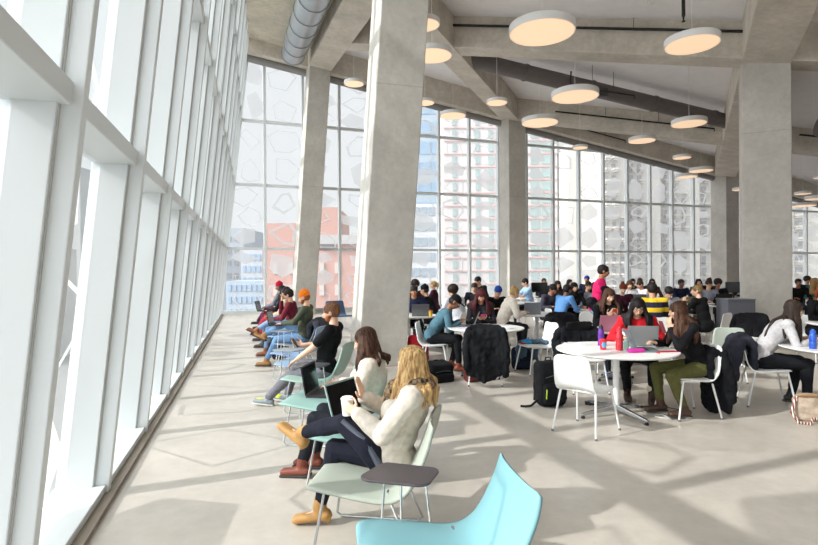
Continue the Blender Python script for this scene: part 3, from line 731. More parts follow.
# chairs (position, facing, label)
CH = [((1.80, 5.52), (.72, .69), 'white shell chair, empty, nearest the camera at the large table'),
 ((3.12, 6.08), (-1, -.12), 'white chair under the curly-haired woman in olive trousers'),
 ((2.92, 7.02), (-.45, -.9), 'white chair under the woman in the red cardigan'),
 ((4.32, 6.55), (.93, -.3), 'white chair under the long-haired woman in grey at the right'),
 ((.42, 8.92), (1, -.2), 'white chair under the man in the denim jacket'),
 ((1.08, 7.86), (.05, 1), 'white chair covered by a black puffer jacket, near side of the denim man table'),
 ((1.24, 9.32), (0, -1), 'white chair under the woman holding a pink phone'),
 ((2.02, 8.62), (-.95, -.3), 'white empty chair with a denim jacket and a blue object on its seat'),
 ((3.62, 10.9), (.25, 1), 'white chair seen from behind, right of the blue-shirted man'),
 ((1.86, 10.75), (1, .2), 'white chair under the fair-haired woman in a cream top'),
 ((2.72, 10.0), (0, 1), 'white chair hidden by a black coat in front of the grey laptop table'),
 ((2.38, 7.32), (0, -1), 'white chair under black coats, behind the black backpack'),
 ((5.85, 10.45), (-.6, .8), 'white chair behind the blonde woman in black'),
 ((5.85, 9.15), (-.4, -1), 'white chair with a black jacket, left of the thick column'),
 ((3.16, 8.66), (0, -1), 'white chair under the woman behind the pink laptop'),
 ((.1, 11.55), (0, -1), 'white chair under the man in navy behind the laptop'),
 ((3.3, 11.75), (.7, .1), 'white chair under the man in a blue shirt'),
 ((7.2, 9.5), (0, -1), 'white chair under the red-haired woman at the right edge'),
 ((7.7, 14.5), (0, -1), 'white chair under the man in glasses'), ((8.75, 14.6), (-1, -.2), 'white empty chair beyond the grey cabinet')]
for p, f, l in CH: side_chair(p, rz(*f), l)
side_chair((4.67, 8.0), rz(.35, 1), 'pale sage shell chair, empty, turned away behind the curly-haired woman', mat('c3ccc2', .4, name='sage_plastic'), group=None)

# cabinet
t = empty('storage_cabinet', (7.28, 12.05, 0)); tag(t, 'dark grey two-door storage cabinet left of the thick column', 'cabinet')
gm = mat('4a4b52', .5, name='cabinet_grey')
obj('body', MB().box((0, 0, .475), (.6, .46, .95)), gm, t, smooth=False, bevel=.005)
for s in (0, 1): obj('door', MB().box((0, -.236, .2+.46*s), (.57, .012, .44 if s else .36)), mat('515259', .5), t, smooth=False, bevel=.004)
obj('top', MB().box((0, 0, .96), (.62, .48, .02)), mat('606268', .4), t, smooth=False)
def monitor(x, y, z, r, label):
    t = empty('computer_monitor', (x, y, z), r); tag(t, label, 'monitor')
    obj('panel', MB().box((0, 0, .33), (.52, .03, .32)), BLACKP, t, smooth=False, bevel=.005); obj('screen', MB().box((0, -.016, .33), (.48, .002, .28)), SCREEN, t, smooth=False)
    obj('stand', MB().box((0, .03, .14), (.05, .02, .26)).box((0, .02, .008), (.22, .16, .016)), BLACKP, t, smooth=False)
def desk(x, y, w, d, label):
    t = empty('desk', (x, y, 0)); tag(t, label, 'desk'); obj('desktop', MB().box((0, 0, .725), (w, d, .03)), WHITE, t, smooth=False, bevel=.004)
    for sx in (-1, 1):
        for sy in (-1, 1): obj('leg', MB().box((sx*(w/2-.04), sy*(d/2-.04), .355), (.04, .04, .71)), WMETAL, t, smooth=False)
desk(4.15, 17.2, 1.4, .7, 'white desk carrying a black monitor right of the middle column')
monitor(4.15, 17.2, .74, 0, 'black computer monitor beside the man in a light blue T-shirt')
desk(9.7, 16.2, 1.4, .7, 'white desk with a black monitor between the two right columns')
monitor(9.75, 16.2, .74, 0, 'black computer monitor seen between the two right columns')

# things on the large table
laptop(2.74, 6.42, H, rz(-.15, -1), 'open silver grey laptop of the woman in the red cardigan, seen from behind', '8f9294', ang=100)
laptop(2.62, 6.0, H, rz(-1, .15), 'second open laptop, its lid turned towards the left, on the large table', '6f7e86', ang=112, w=.32)
bottle(2.34, 6.02, H, .040, .26, 'c4202f', 'd2323d', 'red translucent water bottle on the large table')
bottle(2.27, 6.40, H, .036, .25, '6a2f9e', '33333a', 'purple water bottle with a dark cap on the large table')
cup(2.18, 6.08, H, .040, .115, 'd92736', 'red paper cup with a blue patch on the large table', 'c8202e', '4aa8dc')
bottle(2.44, 6.08, H, .028, .13, 'bfe3d6', 'e8f3ee', 'small pale green bottle beside the red water bottle')
t = empty('pencil_case', (2.46, 5.86, H), .2); tag(t, 'magenta pencil case in front of the laptop on the large table', 'pencil case')
robj('pouch', MB().rbox((0, 0, .022), (.19, .08, .044), .02), cloth('d33aa2'), t, .006, 2, .006); obj('zip', MB().tube([(-.08, 0, .045), (.08, 0, .045)], .003, 6), STEEL, t)
t = empty('notebook', (2.78, 5.83, H), .1); tag(t, 'red notebook under the front edge of the second laptop', 'notebook')
obj('cover', MB().box((0, 0, .007), (.24, .12, .014)), mat('b01f33', .5), t, smooth=False, bevel=.002); obj('pages', MB().box((0, -.001, .007), (.232, .122, .009)), mat('efeeea', .8), t, smooth=False)
papers(2.02, 6.5, H, .3, 'white paper sheets at the far left of the large table')
t = empty('power_adapter', (3.05, 5.95, .0), .3); tag(t, 'white cable and power adapter on the floor under the large table', 'power adapter')
obj('brick', MB().box((0, 0, .018), (.07, .07, .03)), WHITE, t, smooth=False, bevel=.006)
obj('cable', MB().tube([(.03*math.sin(i*.7)*3 - .05*i/4, .12+.09*math.cos(i*.7), .006) for i in range(22)], .004, 6), WHITE, t)
t = empty('power_strip', (2.28, 6.55, 0), -.2); tag(t, 'black power strip with cables under the large table', 'power strip')
obj('strip', MB().box((0, 0, .02), (.3, .06, .04)), BLACKP, t, smooth=False, bevel=.006); obj('cable', MB().tube([(.15, 0, .02), (.4, -.1, .008), (.7, .05, .008), (.95, -.15, .008)], .005, 6), BLACKP, t)
# things on the other tables
laptop(2.90, 7.92, H, math.pi+.05, 'open pink laptop seen from behind', 'd98fa6', ang=103)
laptop(.93, 8.72, H, rz(1, -.2), 'grey laptop standing open beside the open papers, near the pink phone', '77777a', ang=112, w=.3)
papers(1.45, 8.35, H, .4, 'open papers spread on the right of the denim man table', n=5); papers(.95, 8.3, H, 1.2, 'sheets and a magazine on the left of the denim man table', n=3, c='cfc9d8')
laptop(.22, 10.68, H, math.pi, 'grey laptop of the man in navy, seen from behind', '6d6f73', ang=104)
cup(.42, 10.55, H, .042, .12, 'd9b53a', 'yellow paper cup with a red lid beside the navy man laptop', 'c9302f')
laptop(2.48, 11.0, H, math.pi, 'grey laptop at the centre table, seen from behind', '8b9099', ang=102)
papers(2.85, 11.05, H, .2, 'papers on the table right of the grey centre laptop')
bottle(2.15, 11.2, H, .035, .22, '2a6fd6', '2a6fd6', 'blue water bottle in front of the fair-haired woman in cream')
papers(4.0, 11.6, H, .5, 'papers on the table by the woman in a black headscarf')
bottle(4.52, 6.05, H, .037, .22, '1f4fae', '2a5fc0', 'blue translucent water bottle at the right edge')
cup(4.76, 6.22, H, .042, .13, 'e9e4de', 'pale paper cup with a red band behind the blue bottle', 'cfd6da', 'c9302f')
laptop(7.05, 8.7, H, math.pi+.1, 'black laptop in front of the red-haired woman', '1c1c20', ang=102)
laptop(7.62, 13.25, H, math.pi, 'black laptop of the man in glasses, seen from behind', '131315', ang=100, w=.4, d=.28)
laptop(5.1, 10.5, H, math.pi+.4, 'laptop lying open between the striped jumper and the blonde woman in black', 'b9bcc0', ang=110)
papers(4.95, 10.3, H, .5, 'magazine on the table behind the curly-haired woman', n=2, c='c9b7bb')
papers(5.55, 12.35, H, .2, 'papers on the table behind the red-haired reader')
laptop(6.0, 14.15, H, math.pi-.2, 'grey laptop in front of the woman in white', '55575c', ang=100)
t = empty('blue_scarf', (1.98, 8.68, .455)); tag(t, 'bright blue and red object lying on the chair with the denim jacket', 'scarf'); t.name = 'folded_scarf'
robj('fold', MB().rbox((-.1, 0, .03), (.16, .14, .05), .02).cone((-.1, 0, .05), (-.05, .03, .09), .03, .01), cloth('3aa2dc'), t, .008, 2, .02)
robj('red_fold', MB().rbox((-.16, -.05, .015), (.1, .06, .025), .02), cloth('c43a3a'), t, .008, 2)

# bags and coats
backpack(1.70, 6.55, .15, 'large black backpack with green piping left of the large table', w=.36, d=.26, h=.54, accent='b7d936', lean=-.08)
o = obj('strap', MB().tube([(-.16, -.02, .08), (-.26, -.06, .02), (-.33, -.05, .012), (-.38, -.02, .012)], .014, 6), cloth('17181b')); o.parent = [x for x in bpy.data.objects if x.name.startswith('backpack')][0]
backpack(.42, 8.05, .5, 'black backpack lying on the floor behind the blonde woman', w=.44, d=.3, h=.28, lean=.15)
backpack(.15, 9.55, .2, 'red and grey backpack beside the leaning column', c='c32a35', pocket='4a4c52', w=.36, d=.24, h=.5, lean=-.2)
backpack(1.85, 8.95, -.3, 'dark navy backpack under the chair with the denim jacket', c='1d2536', w=.32, d=.2, h=.36)
backpack(-2.45, 10.15, 1.5, 'black backpack on the floor beside the jeans of the man in the orange beanie', c='22242b', w=.34, d=.25, h=.42, lean=-.1)
t = empty('handbag', (.95, 8.0, 0), .3); tag(t, 'brown leather handbag on the floor under the denim man table', 'handbag')
robj('bag_body', MB().rbox((0, 0, .09), (.30, .2, .18), .05), mat('6b2f28', .4, 0, .1, 10, .2, 'leather'), t, .01, 3, .03); obj('handle', MB().tube([(-.1, 0, .16), (-.06, -.05, .23), (.06, -.05, .23), (.1, 0, .16)], .008, 6), mat('5a2620', .4), t)
t = empty('shoulder_bag', (4.36, 5.82, 0), -.35); tag(t, 'beige shoulder bag with striped strap on the floor at the right edge', 'bag')
robj('bag_body', MB().rbox((0, 0, .14), (.38, .16, .28), .05), cloth('b3a190'), t, .01, 3, .03)
obj('leather_trim', MB().tube([(-.17, -.07, .27), (0, -.085, .285), (.17, -.07, .27)], .012, 8), mat('9a6a3a', .5), t)
sm_, snt, sb, _ = nodes('striped_webbing'); tcn = snt.nodes.new('ShaderNodeTexCoord'); wv = snt.nodes.new('ShaderNodeTexWave'); wv.inputs['Scale'].default_value = 12; rr_ = snt.nodes.new('ShaderNodeValToRGB')
for p_, c_ in ((0, 'e9ded0'), (.35, '1d1a1b'), (.75, '8d2b2b')):
    e_ = rr_.color_ramp.elements[0] if p_ == 0 else (rr_.color_ramp.elements[1] if p_ == .35 else rr_.color_ramp.elements.new(p_)); e_.position = p_; e_.color = (*lin(c_), 1)
rr_.color_ramp.interpolation = 'CONSTANT'; snt.links.new(tcn.outputs['Object'], wv.inputs[0]); snt.links.new(wv.outputs[0], rr_.inputs[0]); snt.links.new(rr_.outputs[0], sb.inputs[0])
obj('strap', MB().tube([(-.18, -.06, .26), (-.24, -.12, .1), (-.2, -.2, .014), (-.1, -.22, .014), (-.06, -.15, .05), (.1, -.12, .06), (.19, -.08, .2)], .017, 6), sm_, t)
coat(1.08, 7.86, rz(.05, 1), 'black puffer jacket hanging over a chair at the denim man table', zt=.84, zl=.12, w=.46, fold=.06)
coat(3.12, 6.08, rz(-1, -.12), 'long black coat hanging from the curly-haired woman chair down to the floor', zt=.74, zl=.02, w=.34, c='0f1015', fold=.06)
coat(4.32, 6.55, rz(.93, -.3), 'dark slate jacket hanging behind the long-haired woman in grey', zt=.82, zl=.26, w=.42, c='2b2c36', fold=.05)
coat(2.72, 10.0, 0, 'black coat draped over the chair before the grey laptop table', zt=.84, zl=.3, w=.46, c='15151a', fold=.06)
coat(2.38, 7.32, rz(0, -1), 'black coat heaped on the chair behind the black backpack', zt=.82, zl=.35, w=.5, c='17181d', hood='111114', fold=.06)
coat(5.85, 9.15, rz(-.4, -1), 'black jacket on the white chair left of the thick column', zt=.84, zl=.3, w=.42, c='121216')
coat(-1.93, 9.45, RL, 'dark grey jacket over the back of the orange beanie man chair', zt=.80, zl=.3, w=.5, c='3a3a42', yb=-.36, back=.25)
coat(7.7, 14.5, math.pi, 'beige coat on the chair of the man in glasses', zt=.84, zl=.2, w=.4, c='7d6f58')
t = empty('denim_jacket', (2.02, 8.62, 0), rz(-.95, -.3)); tag(t, 'blue-grey denim jacket spilling off the seat of the empty white chair', 'jacket')
m = MB()
for i in range(6): u = (i/5-.5)*.36; m.chain([(-.02+u*.3, -.12+u*.2, .48), (.2, u, .485), (.26, u+.02, .35), (.27+.02*math.sin(i*2), u, .16)], (.03, .03, .035, .03))
robj('jacket_body', m, cloth('53697d'), t, .013, 4, .05)
def flor(name, m, mt, loc, r, label, cat, **k):
    t = empty(name, (*loc, 0), r); tag(t, label, cat); robj(k.pop('part', 'body'), m, mt, t, .011, 3, .03); return t
flor('grey_scarf', MB().chain([(-.1, 0, 0), (0, .03, -.04), (.1, 0, -.12), (.1, -.02, -.25)], (.04, .05, .045, .03)), cloth('8f8f92', .5), (4.15, 6.6), 0, 'grey and white patterned scarf over the long-haired woman chair', 'scarf').location.z = .66
# ---------------------------------------------------------------- people
V = Vector
def ik(a, t, l1, l2, pole):
    a, t, pole = V(a), V(t), V(pole); d = t - a; L = d.length
    if L > (l1+l2)*.995: t = a + d*((l1+l2)*.995/L); d = t - a; L = d.length
    x = (l1*l1 - l2*l2 + L*L)/(2*L); h = math.sqrt(max(l1*l1 - x*x, 0)); n = d/L; p = pole - n*pole.dot(n)
    p = p.normalized() if p.length > 1e-4 else V((0, 1, 0))
    return a + n*x + p*h, t
def basis(up, fwd=(0, 1, 0)):
    u = V(up).normalized(); r = V(fwd).cross(u).normalized(); f = u.cross(r)
    return Matrix((r, f, u)).transposed()
def hand(m, w, d, n, side, s=1, curl=.5, lod=0, thumbup=True):
    # w wrist, d along the hand, n palm normal, side=+1 right hand
    d = V(d).normalized(); n = V(n); n = (n - d*n.dot(d)).normalized(); l = d.cross(n)*side   # l points to the thumb
    w = V(w); r = .0085*s if lod < 2 else .012*s
    for k, (o, a) in enumerate(((.026, 0), (.009, 0), (-.009, 0), (-.026, 0))):
        m.cone(w + l*o*.55*s + d*.01, w + d*.085*s + l*o*s, .016*s, .0125*s, n=8, m=2)
        seg = ((.040, .026, .020), (.045, .029, .022), (.042, .027, .021), (.033, .021, .018))[k]
        p = w + d*.088*s + l*o*s; dd = d; rr = r*(1.0, 1.03, 1, .88)[k]; c = curl*(1, 1.05, 1.12, 1.2)[k]
        for q, sl in enumerate(seg):
            a_ = c*(.55, .8, .6)[q]; dd = (dd*math.cos(a_) + n*math.sin(a_)).normalized()
            nn = (n - dd*n.dot(dd)); e = p + (dd + l*(o*1.5))*sl*s
            m.cone(p, e, rr, rr*.9, n=8, m=2); p = e; n2 = n
    p = w + d*.02*s + l*.022*s; d1 = (d*.55 + l*.75 + n*.35*curl).normalized(); e = p + d1*.042*s; m.cone(p, e, .014*s, .011*s, n=8, m=2)
    d2 = (d*.85 + l*.35 + n*.6*curl).normalized(); e2 = e + d2*.032*s; m.cone(e, e2, .0105*s, .0095*s, n=8, m=2); d3 = (d*.9 + n*.8*curl).normalized(); m.cone(e2, e2 + d3*.024*s, .0095*s, .0085*s, n=8, m=2)
HAIRC = {'dblonde': ('5a442c', '9c8058'), 'black': ('120f10', '2a2426'), 'dark': ('1f1613', '3a2a22'), 'brown': ('2c1b14', '5c3d2c'), 'blonde': ('8a6238', 'e0bd84'), 'fair': ('9a7848', 'd3b37a'), 'red': ('5a2416', '8f4022'), 'ginger': ('7a3f1e', 'a86434'), 'burgundy': ('2a1114', '5e2228'), 'strawberry': ('5c3826', '8d6244')}
def person(x, y, f, label, top='333333', legs='22252c', hair='dark', style='short', sk='d9a98c', lod=2, lean=15, hipz=.55, hl=None, hr=None, fl=None, fr=None,
           headyaw=0, headpitch=0, male=True, shoes='2a2422', sleeve='long', scale=1, standing=False, neckfwd=0, curlL=.5, curlR=.5, palmL=None, palmR=None, poleL=None, poleR=None,
           kneeL=None, kneeR=None, topmat=None, extra=None, boot=0, heel=0, beard=None, glasses=False, twist=0, hlen=.35, toeL=(0, 1, 0), toeR=(0, 1, 0), hat=None, bend=0, long_top=.1, bag=0):
    g = empty('person', (x, y, 0), rz(*f)); g['label'] = label; g['category'] = 'person'
    s = scale; wd = 1.0 if male else .9
    V3 = lambda t: V(t)
    hip = V((0, 0, hipz)); a = R(lean); b = R(lean*1.15 + bend)
    sp1 = V((0, math.sin(a*.6), math.cos(a*.6))); sp2 = V((0, math.sin(b), math.cos(b)))
    mid = hip + sp1*.20*s; chest = mid + sp2*.17*s; nb = chest + sp2*.155*s
    tw = Matrix.Rotation(R(twist), 3, 'Z'); X = tw @ V((1, 0, 0)); Fw = tw @ V((0, 1, 0))
    hd = R(lean*.45 + headpitch*.35 + bend*.5); nk = V((0, math.sin(hd+.12), math.cos(hd+.12))); nk = tw @ nk
    head = nb + nk*.158*s + V((0, neckfwd, 0))
    HM = tw @ Matrix.Rotation(R(headyaw), 3, 'Z') @ Matrix.Rotation(-R(headpitch), 3, 'X')
    shw = .185*wd*s
    shR, shL = nb + X*shw - sp2*.035*s, nb - X*shw - sp2*.035*s
    if standing:
        fl = fl or (-.11, .04, .09); fr = fr or (.11, -.06, .09)
    fl = V(fl or (-.12, .42, .09)); fr = V(fr or (.12, .40, .09))
    hl = V(hl or (-.16, .42, .79)); hr = V(hr or (.16, .42, .79))
    ua, fa = .285*s, .25*s; th, sn = .43*s, .42*s
    hpR, hpL = hip + V((.088*s, 0, -.02)), hip + V((-.088*s, 0, -.02))
    kL, aL = ik(hpL, fl, th, sn, kneeL or (-.12, .6, 1)); kR, aR = ik(hpR, fr, th, sn, kneeR or (.12, .6, 1))
    if standing: kL, aL = ik(hpL, fl, th, sn, (0, 1, 0)); kR, aR = ik(hpR, fr, th, sn, (0, 1, 0))
    eR, wR = ik(shR, hr, ua, fa, poleR or (.7, -.5, -.8)); eL, wL = ik(shL, hl, ua, fa, poleL or (-.7, -.5, -.8))
    vox = (.0065, .010, .019)[lod]; cv = (.009, .012, .02)[lod]; it = (3, 2, 1)[lod]
    def torso(m, gi, low=.0):
        m.ell(hip + V((0, -.015, .02)), ((.165*wd+gi)*s, (.125+gi)*s, (.12+gi)*s), basis(sp1))
        m.ell(mid, ((.138*wd+gi)*s, (.10+gi)*s, (.16+gi)*s), basis(sp2)); m.ell(chest, ((.160*wd+gi)*s, (.108+gi)*s, (.17+gi*.6)*s), basis(sp2, Fw))
        if not male:
            for sx in (-1, 1): m.ell(chest + X*sx*.065 + Fw*.075 + V((0, 0, -.0)), (.06+gi, .055+gi, .062+gi))
        for S in (shR, shL): m.cone(nb - sp2*.05 + (S-nb)*.35, S, (.06+gi)*s, (.056+gi)*s)
    def legsh(m, gi, cut=0):
        for h, k, an in ((hpL, kL, aL), (hpR, kR, aR)):
            m.cone(h, k, (.088*(1 if male else .98)+gi)*s, (.058+gi)*s); e = an + (k-an)*cut
            m.cone(k, e, (.055+gi)*s, ((.036 + .02*cut)+gi)*s); c = k + (an-k)*.3; back_ = (V((0, -1, 0)) if not standing else V((0, -1, 0)))*.012
            m.cone(k + (an-k)*.15 + back_, k + (an-k)*.45 + back_, (.05+gi)*s, (.045+gi)*s)
    # continuous body
    m = MB(); torso(m, 0); legsh(m, 0)
    for S, E, W in ((shR, eR, wR), (shL, eL, wL)): m.cone(S, E, .047*wd*s, .039*wd*s); m.cone(E, W, .039*wd*s, .026*wd*s)
    for an, toe in ((aL, toeL), (aR, toeR)):
        td = V(toe).normalized(); m.cone(an - td*.01 + V((0, 0, -.03)), an + td*.10 + V((0, 0, -.055)), .026*s, .018*s)
    m.cone(nb - sp2*.03, head - HM @ V((0, .015, .06)), .058*wd*s, .050*wd*s)
    hk = .96 if male else .92
    def H(v): return head + HM @ (V(v)*s*hk)
    m.ell(H((0, -.012, .028)), tuple(q*s*hk for q in (.077, .096, .09)), HM); m.ell(H((0, .025, -.03)), tuple(q*s*hk for q in (.060, .066, .078)), HM)
    m.ell(H((0, .045, -.072)), tuple(q*s*hk for q in (.036, .036, .032)), HM)
    m.cone(H((0, .088, .018)), H((0, .108, -.022)), .010*s, .0145*s, n=8, m=2)
    for sx in (-1, 1):
        m.ell(H((sx*.077, -.005, -.005)), tuple(q*s*hk for q in (.012, .02, .034)), HM, n=8, k=6)
        m.ell(H((sx*.03, .078, .034)), tuple(q*s*hk for q in (.026, .014, .01)), HM, n=8, k=6)
        if lod < 2: m.ell(H((sx*.043, .066, -.02)), tuple(q*s*hk for q in (.02, .02, .02)), HM, n=8, k=6)
    m.ell(H((0, .085, -.05)), tuple(q*s*hk for q in (.024, .012, .012)), HM, n=8, k=6)
    for W, E, sd, c, pn in ((wR, eR, 1, curlR, palmR), (wL, eL, -1, curlL, palmL)):
        dd = (W-E).normalized()
        if pn is not None and len(pn) == 6: dd = V(pn[3:]); pn = pn[:3]
        hand(m, W, dd, pn or (0, 0, -1) if abs(dd.z) < .8 else (pn or (-sd*.6, .6, 0)), sd, s*(1 if male else .93), c, lod)
    robj('body', m, skin(sk), g, vox, it)
    # face
    dkm = mat('1c1614', .3); hc = HAIRC[hair]; HMAT = hairm(*hc)
    if lod < 2:
        for sx in (-1, 1):
            e = obj('eye', MB().ell(H((sx*.031, .081, .012)), (.0125*s, .008*s, .0075*s), HM, n=10, k=6), mat('eeeae6', .3), g)
            obj('iris', MB().ell(H((sx*.031, .0875, .011)), (.0058*s, .0035*s, .0062*s), HM, n=8, k=6), dkm, e)
            obj('eyebrow', MB().tube([H((sx*.014, .092, .036)), H((sx*.032, .089, .043)), H((sx*.05, .074, .036))], .0035*s, 6), HMAT, g)
    else:
        for sx in (-1, 1): obj('eye', MB().ell(H((sx*.031, .084, .012)), (.013*s, .008*s, .007*s), HM, n=8, k=5), dkm, g)
    obj('mouth', MB().ell(H((0, .094, -.052)), (.022*s, .008*s, .006*s), HM, n=10, k=6), mat('a9615a' if sk > 'a' else '7a443a', .5), g)
    if glasses:
        gm_ = MB()
        for sx in (-1, 1): gm_.tube([H((sx*.033+.024*math.cos(i*.524), .101, .010+.019*math.sin(i*.524))) for i in range(13)], .0022, 6); gm_.tube([H((sx*.057, .1, .016)), H((sx*.08, .0, .012))], .002, 6)
        gm_.tube([H((-.01, .104, .014)), H((.01, .104, .014))], .0022, 6); obj('glasses', gm_, mat('2a2220', .3), g)
    if beard:
        m = MB(); m.ell(H((0, .042, -.068)), tuple(q*s for q in (.052, .050, .044)), HM); m.ell(H((0, .03, -.045)), tuple(q*s for q in (.066, .055, .04)), HM)
        robj('beard', m, hairm(*HAIRC[beard]), g, .007 if lod < 1 else .012, 2)
    # hair
    m = MB(); hv = (.008, .011, .018)[lod]
    if hat:
        m.ell(H((0, -.016, .045)), tuple(q*s*hk for q in (.088, .106, .098)), HM)
        mm_ = MB(); mm_.ell(H((0, -.018, .05)), tuple(q*s*hk for q in (.092, .108, .1)), HM)
        if hat[0] == 'beanie': mm_ = MB(); mm_.ell(H((0, -.02, .062)), tuple(q*s*hk for q in (.092, .108, .092)), HM); mm_.cone(H((0, -.03, .1)), H((0, -.045, .135)), .05, .03)
        if hat[0] == 'cap': mm_ = MB(); mm_.ell(H((0, -.014, .066)), tuple(q*s*hk for q in (.09, .106, .078)), HM); mm_.ell(H((0, .125, .055)), tuple(q*s*hk for q in (.07, .075, .012)), HM)
        if hat[0] == 'scarf':
            mm_ = MB(); mm_.ell(H((0, -.022, .03)), tuple(q*s*hk for q in (.096, .108, .11)), HM); mm_.ell(H((0, -.02, -.08)), (.09*s, .085*s, .09*s), HM); mm_.cone(nb - sp2*.02, nb + sp2*.03, .13*s, .09*s)
        robj({'beanie': 'beanie', 'cap': 'baseball_cap', 'scarf': 'headscarf'}[hat[0]], mm_, cloth(hat[1]), g, hv, 2)
        m = MB(); m.ell(H((0, -.026, .0)), tuple(q*s*hk for q in (.082, .092, .075)), HM)
        if hat[0] == 'scarf': m = None
    else:
        m.ell(H((0, -.020, .044)), tuple(q*s*hk for q in (.091, .109, .090)), HM); m.ell(H((0, -.036, .010)), tuple(q*s*hk for q in (.084, .088, .085)), HM)
    if m:
        down = V((0, 0, -1)); rd = random.Random(int(x*31+y*17))
        if style == 'afro': m.ell(H((0, -.02, .055)), (.115*s, .125*s, .11*s), HM)
        if style in ('long', 'curly', 'bunlong'):
            n = (13 if style == 'curly' else 11) if lod < 2 else 7; kk = 1.5 if style == 'curly' else 1
            for i in range(n):
                t = i/(n-1); an = math.pi*(.90 + 1.20*t) if style != 'x' else 0
                # around the back from right ear over the nape to the left ear
                p0 = H((.078*math.cos(an+math.pi*0), .082*math.sin(an)*1.0 - .012, .02)); pts = [H((.05*math.cos(an), .06*math.sin(an), .085)), p0]; L = hlen*(.9+.2*rd.random()); q = p0
                back_ = (q - (head + V((0, 0, q.z-head.z)))); back_.z = 0; ns = 6
                for k in range(1, ns+1):
                    wob = V((rd.uniform(-1, 1), rd.uniform(-1, 1), 0))*(.020 if style == 'curly' else .005)
                    # keep outside the torso
                    q = q + down*(L/ns) + back_.normalized()*(.010 if k < 4 else 0) + wob
                    zz = (nb.z - q.z)
                    if zz > -.03:
                        ax_ = nb - sp2*max(zz, 0); rel = q - ax_; rel.z = 0; rx = rel.dot(X)/(.19*wd*s); ry = rel.dot(Fw)/(.135*s); rr = math.hypot(rx, ry)
                        if rr < 1 and rr > 1e-3: rel2 = X*(rx/rr*.19*wd*s) + Fw*(ry/rr*.135*s); q = V((ax_.x+rel2.x, ax_.y+rel2.y, q.z))
                    pts.append(q.copy())
                m.chain(pts, [.03] + [.026*s]*2 + [.027*s*kk]*(len(pts)-5) + [.022*s*kk, .012*s*kk], n=8, m=2)
        if style in ('bun', 'bunlong'): m.ell(H((0, -.09, .11)), (.042*s, .042*s, .04*s), HM)
        if style == 'ponytail': m.chain([H((0, -.1, .06)), H((0, -.15, .03)), H((0, -.15, -.06)), H((0, -.12, -.14))], (.025, .034, .03, .01))
        if style == 'bob':
            for i in range(7): an = math.pi*(1.0 + i/6); m.chain([H((.06*math.cos(an), .06*math.sin(an), .06)), H((.085*math.cos(an), .085*math.sin(an)-.01, -.02)), H((.085*math.cos(an), .085*math.sin(an)-.01, -.09))], (.035, .03, .02))
        robj('hair', m, HMAT, g, hv, 2 if lod else 2, 0, .010 if style in ('curly', 'afro') else (.003 if lod else .002))
    # clothes
    tm = topmat or cloth(top); gi = .016 if sleeve != 'loose' else .03
    m = MB(); torso(m, gi)
    for S, E, W in ((shR, eR, wR), (shL, eL, wL)):
        if sleeve == 'short': m.cone(S, S + (E-S)*.72, .06*wd*s, .062*wd*s)
        else:
            ex = .012 if sleeve == 'long' else .028
            m.cone(S, E, (.05*wd+ex)*s, (.042*wd+ex)*s); m.cone(E, W - (W-E)*.06, (.042*wd+ex)*s, (.029+ex*.8)*s)
    if sleeve == 'loose': m.cone(nb - sp2*.0, nb + sp2*.02, .075*s, .07*s)
    robj('shirt' if sleeve == 'short' else 'jumper', m, tm, g, cv, 2 if lod else 4, .014 if lod else .015)
    m = MB(); legsh(m, .012, .04 if not boot else .12); m.ell(hip + V((0, -.015, -.01)), ((.168*wd)*s, (.13)*s, .115*s), basis(sp1))
    robj('trousers', m, cloth(legs), g, cv, 2 if lod else 4, .008 if lod else .014)
    for an, toe, k in ((aL, toeL, kL), (aR, toeR, kR)):
        td = V(toe).normalized(); sm = mat(shoes, .55, 0, .08, 12, .1, 'leather') if isinstance(shoes, str) else shoes; up = V((0, 0, 1)); sd_ = td.cross(up)
        if sd_.length < .2: sd_ = V((1, 0, 0))
        sd_.normalize(); up = sd_.cross(td).normalized(); m = MB()
        for o in (-.012, .012): m.cone(an - td*.045 - up*.045 + sd_*o, an + td*.155 - up*(.055 + heel*.3) + sd_*o*1.4, .036*s, .028*s)
        m.cone(an - td*.01 + up*.0, an - td*.0 - up*.03, .045*s, .043*s)
        if boot: m.cone(an + (k-an).normalized()*boot, an, .050*s, .046*s)
        if heel: m.cone(an - td*.06 - up*.05, an - td*.05 - up*(.075+heel*.3), .026, .018)
        sh = robj('shoe' if not boot else 'boot', m, sm, g, min(cv, .012), 2)
        if not heel: obj('sole', MB().box(an + td*.055 - up*.082, (.085*s, .27*s, .018), m=Matrix((sd_, td, up)).transposed()), mat('d8d4cc' if shoes == '8f9aa0' else '3a3634', .7), sh, smooth=False, bevel=.006)
    info = dict(root=g, H=H, HM=HM, wL=wL, wR=wR, eL=eL, eR=eR, nb=nb, chest=chest, kL=kL, kR=kR, aL=aL, aR=aR, X=X, Fw=Fw, hip=hip, mid=mid, sp2=sp2)
    return info
def toworld(g, v): return g.location + Matrix.Rotation(g.rotation_euler.z, 3, 'Z') @ V(v)

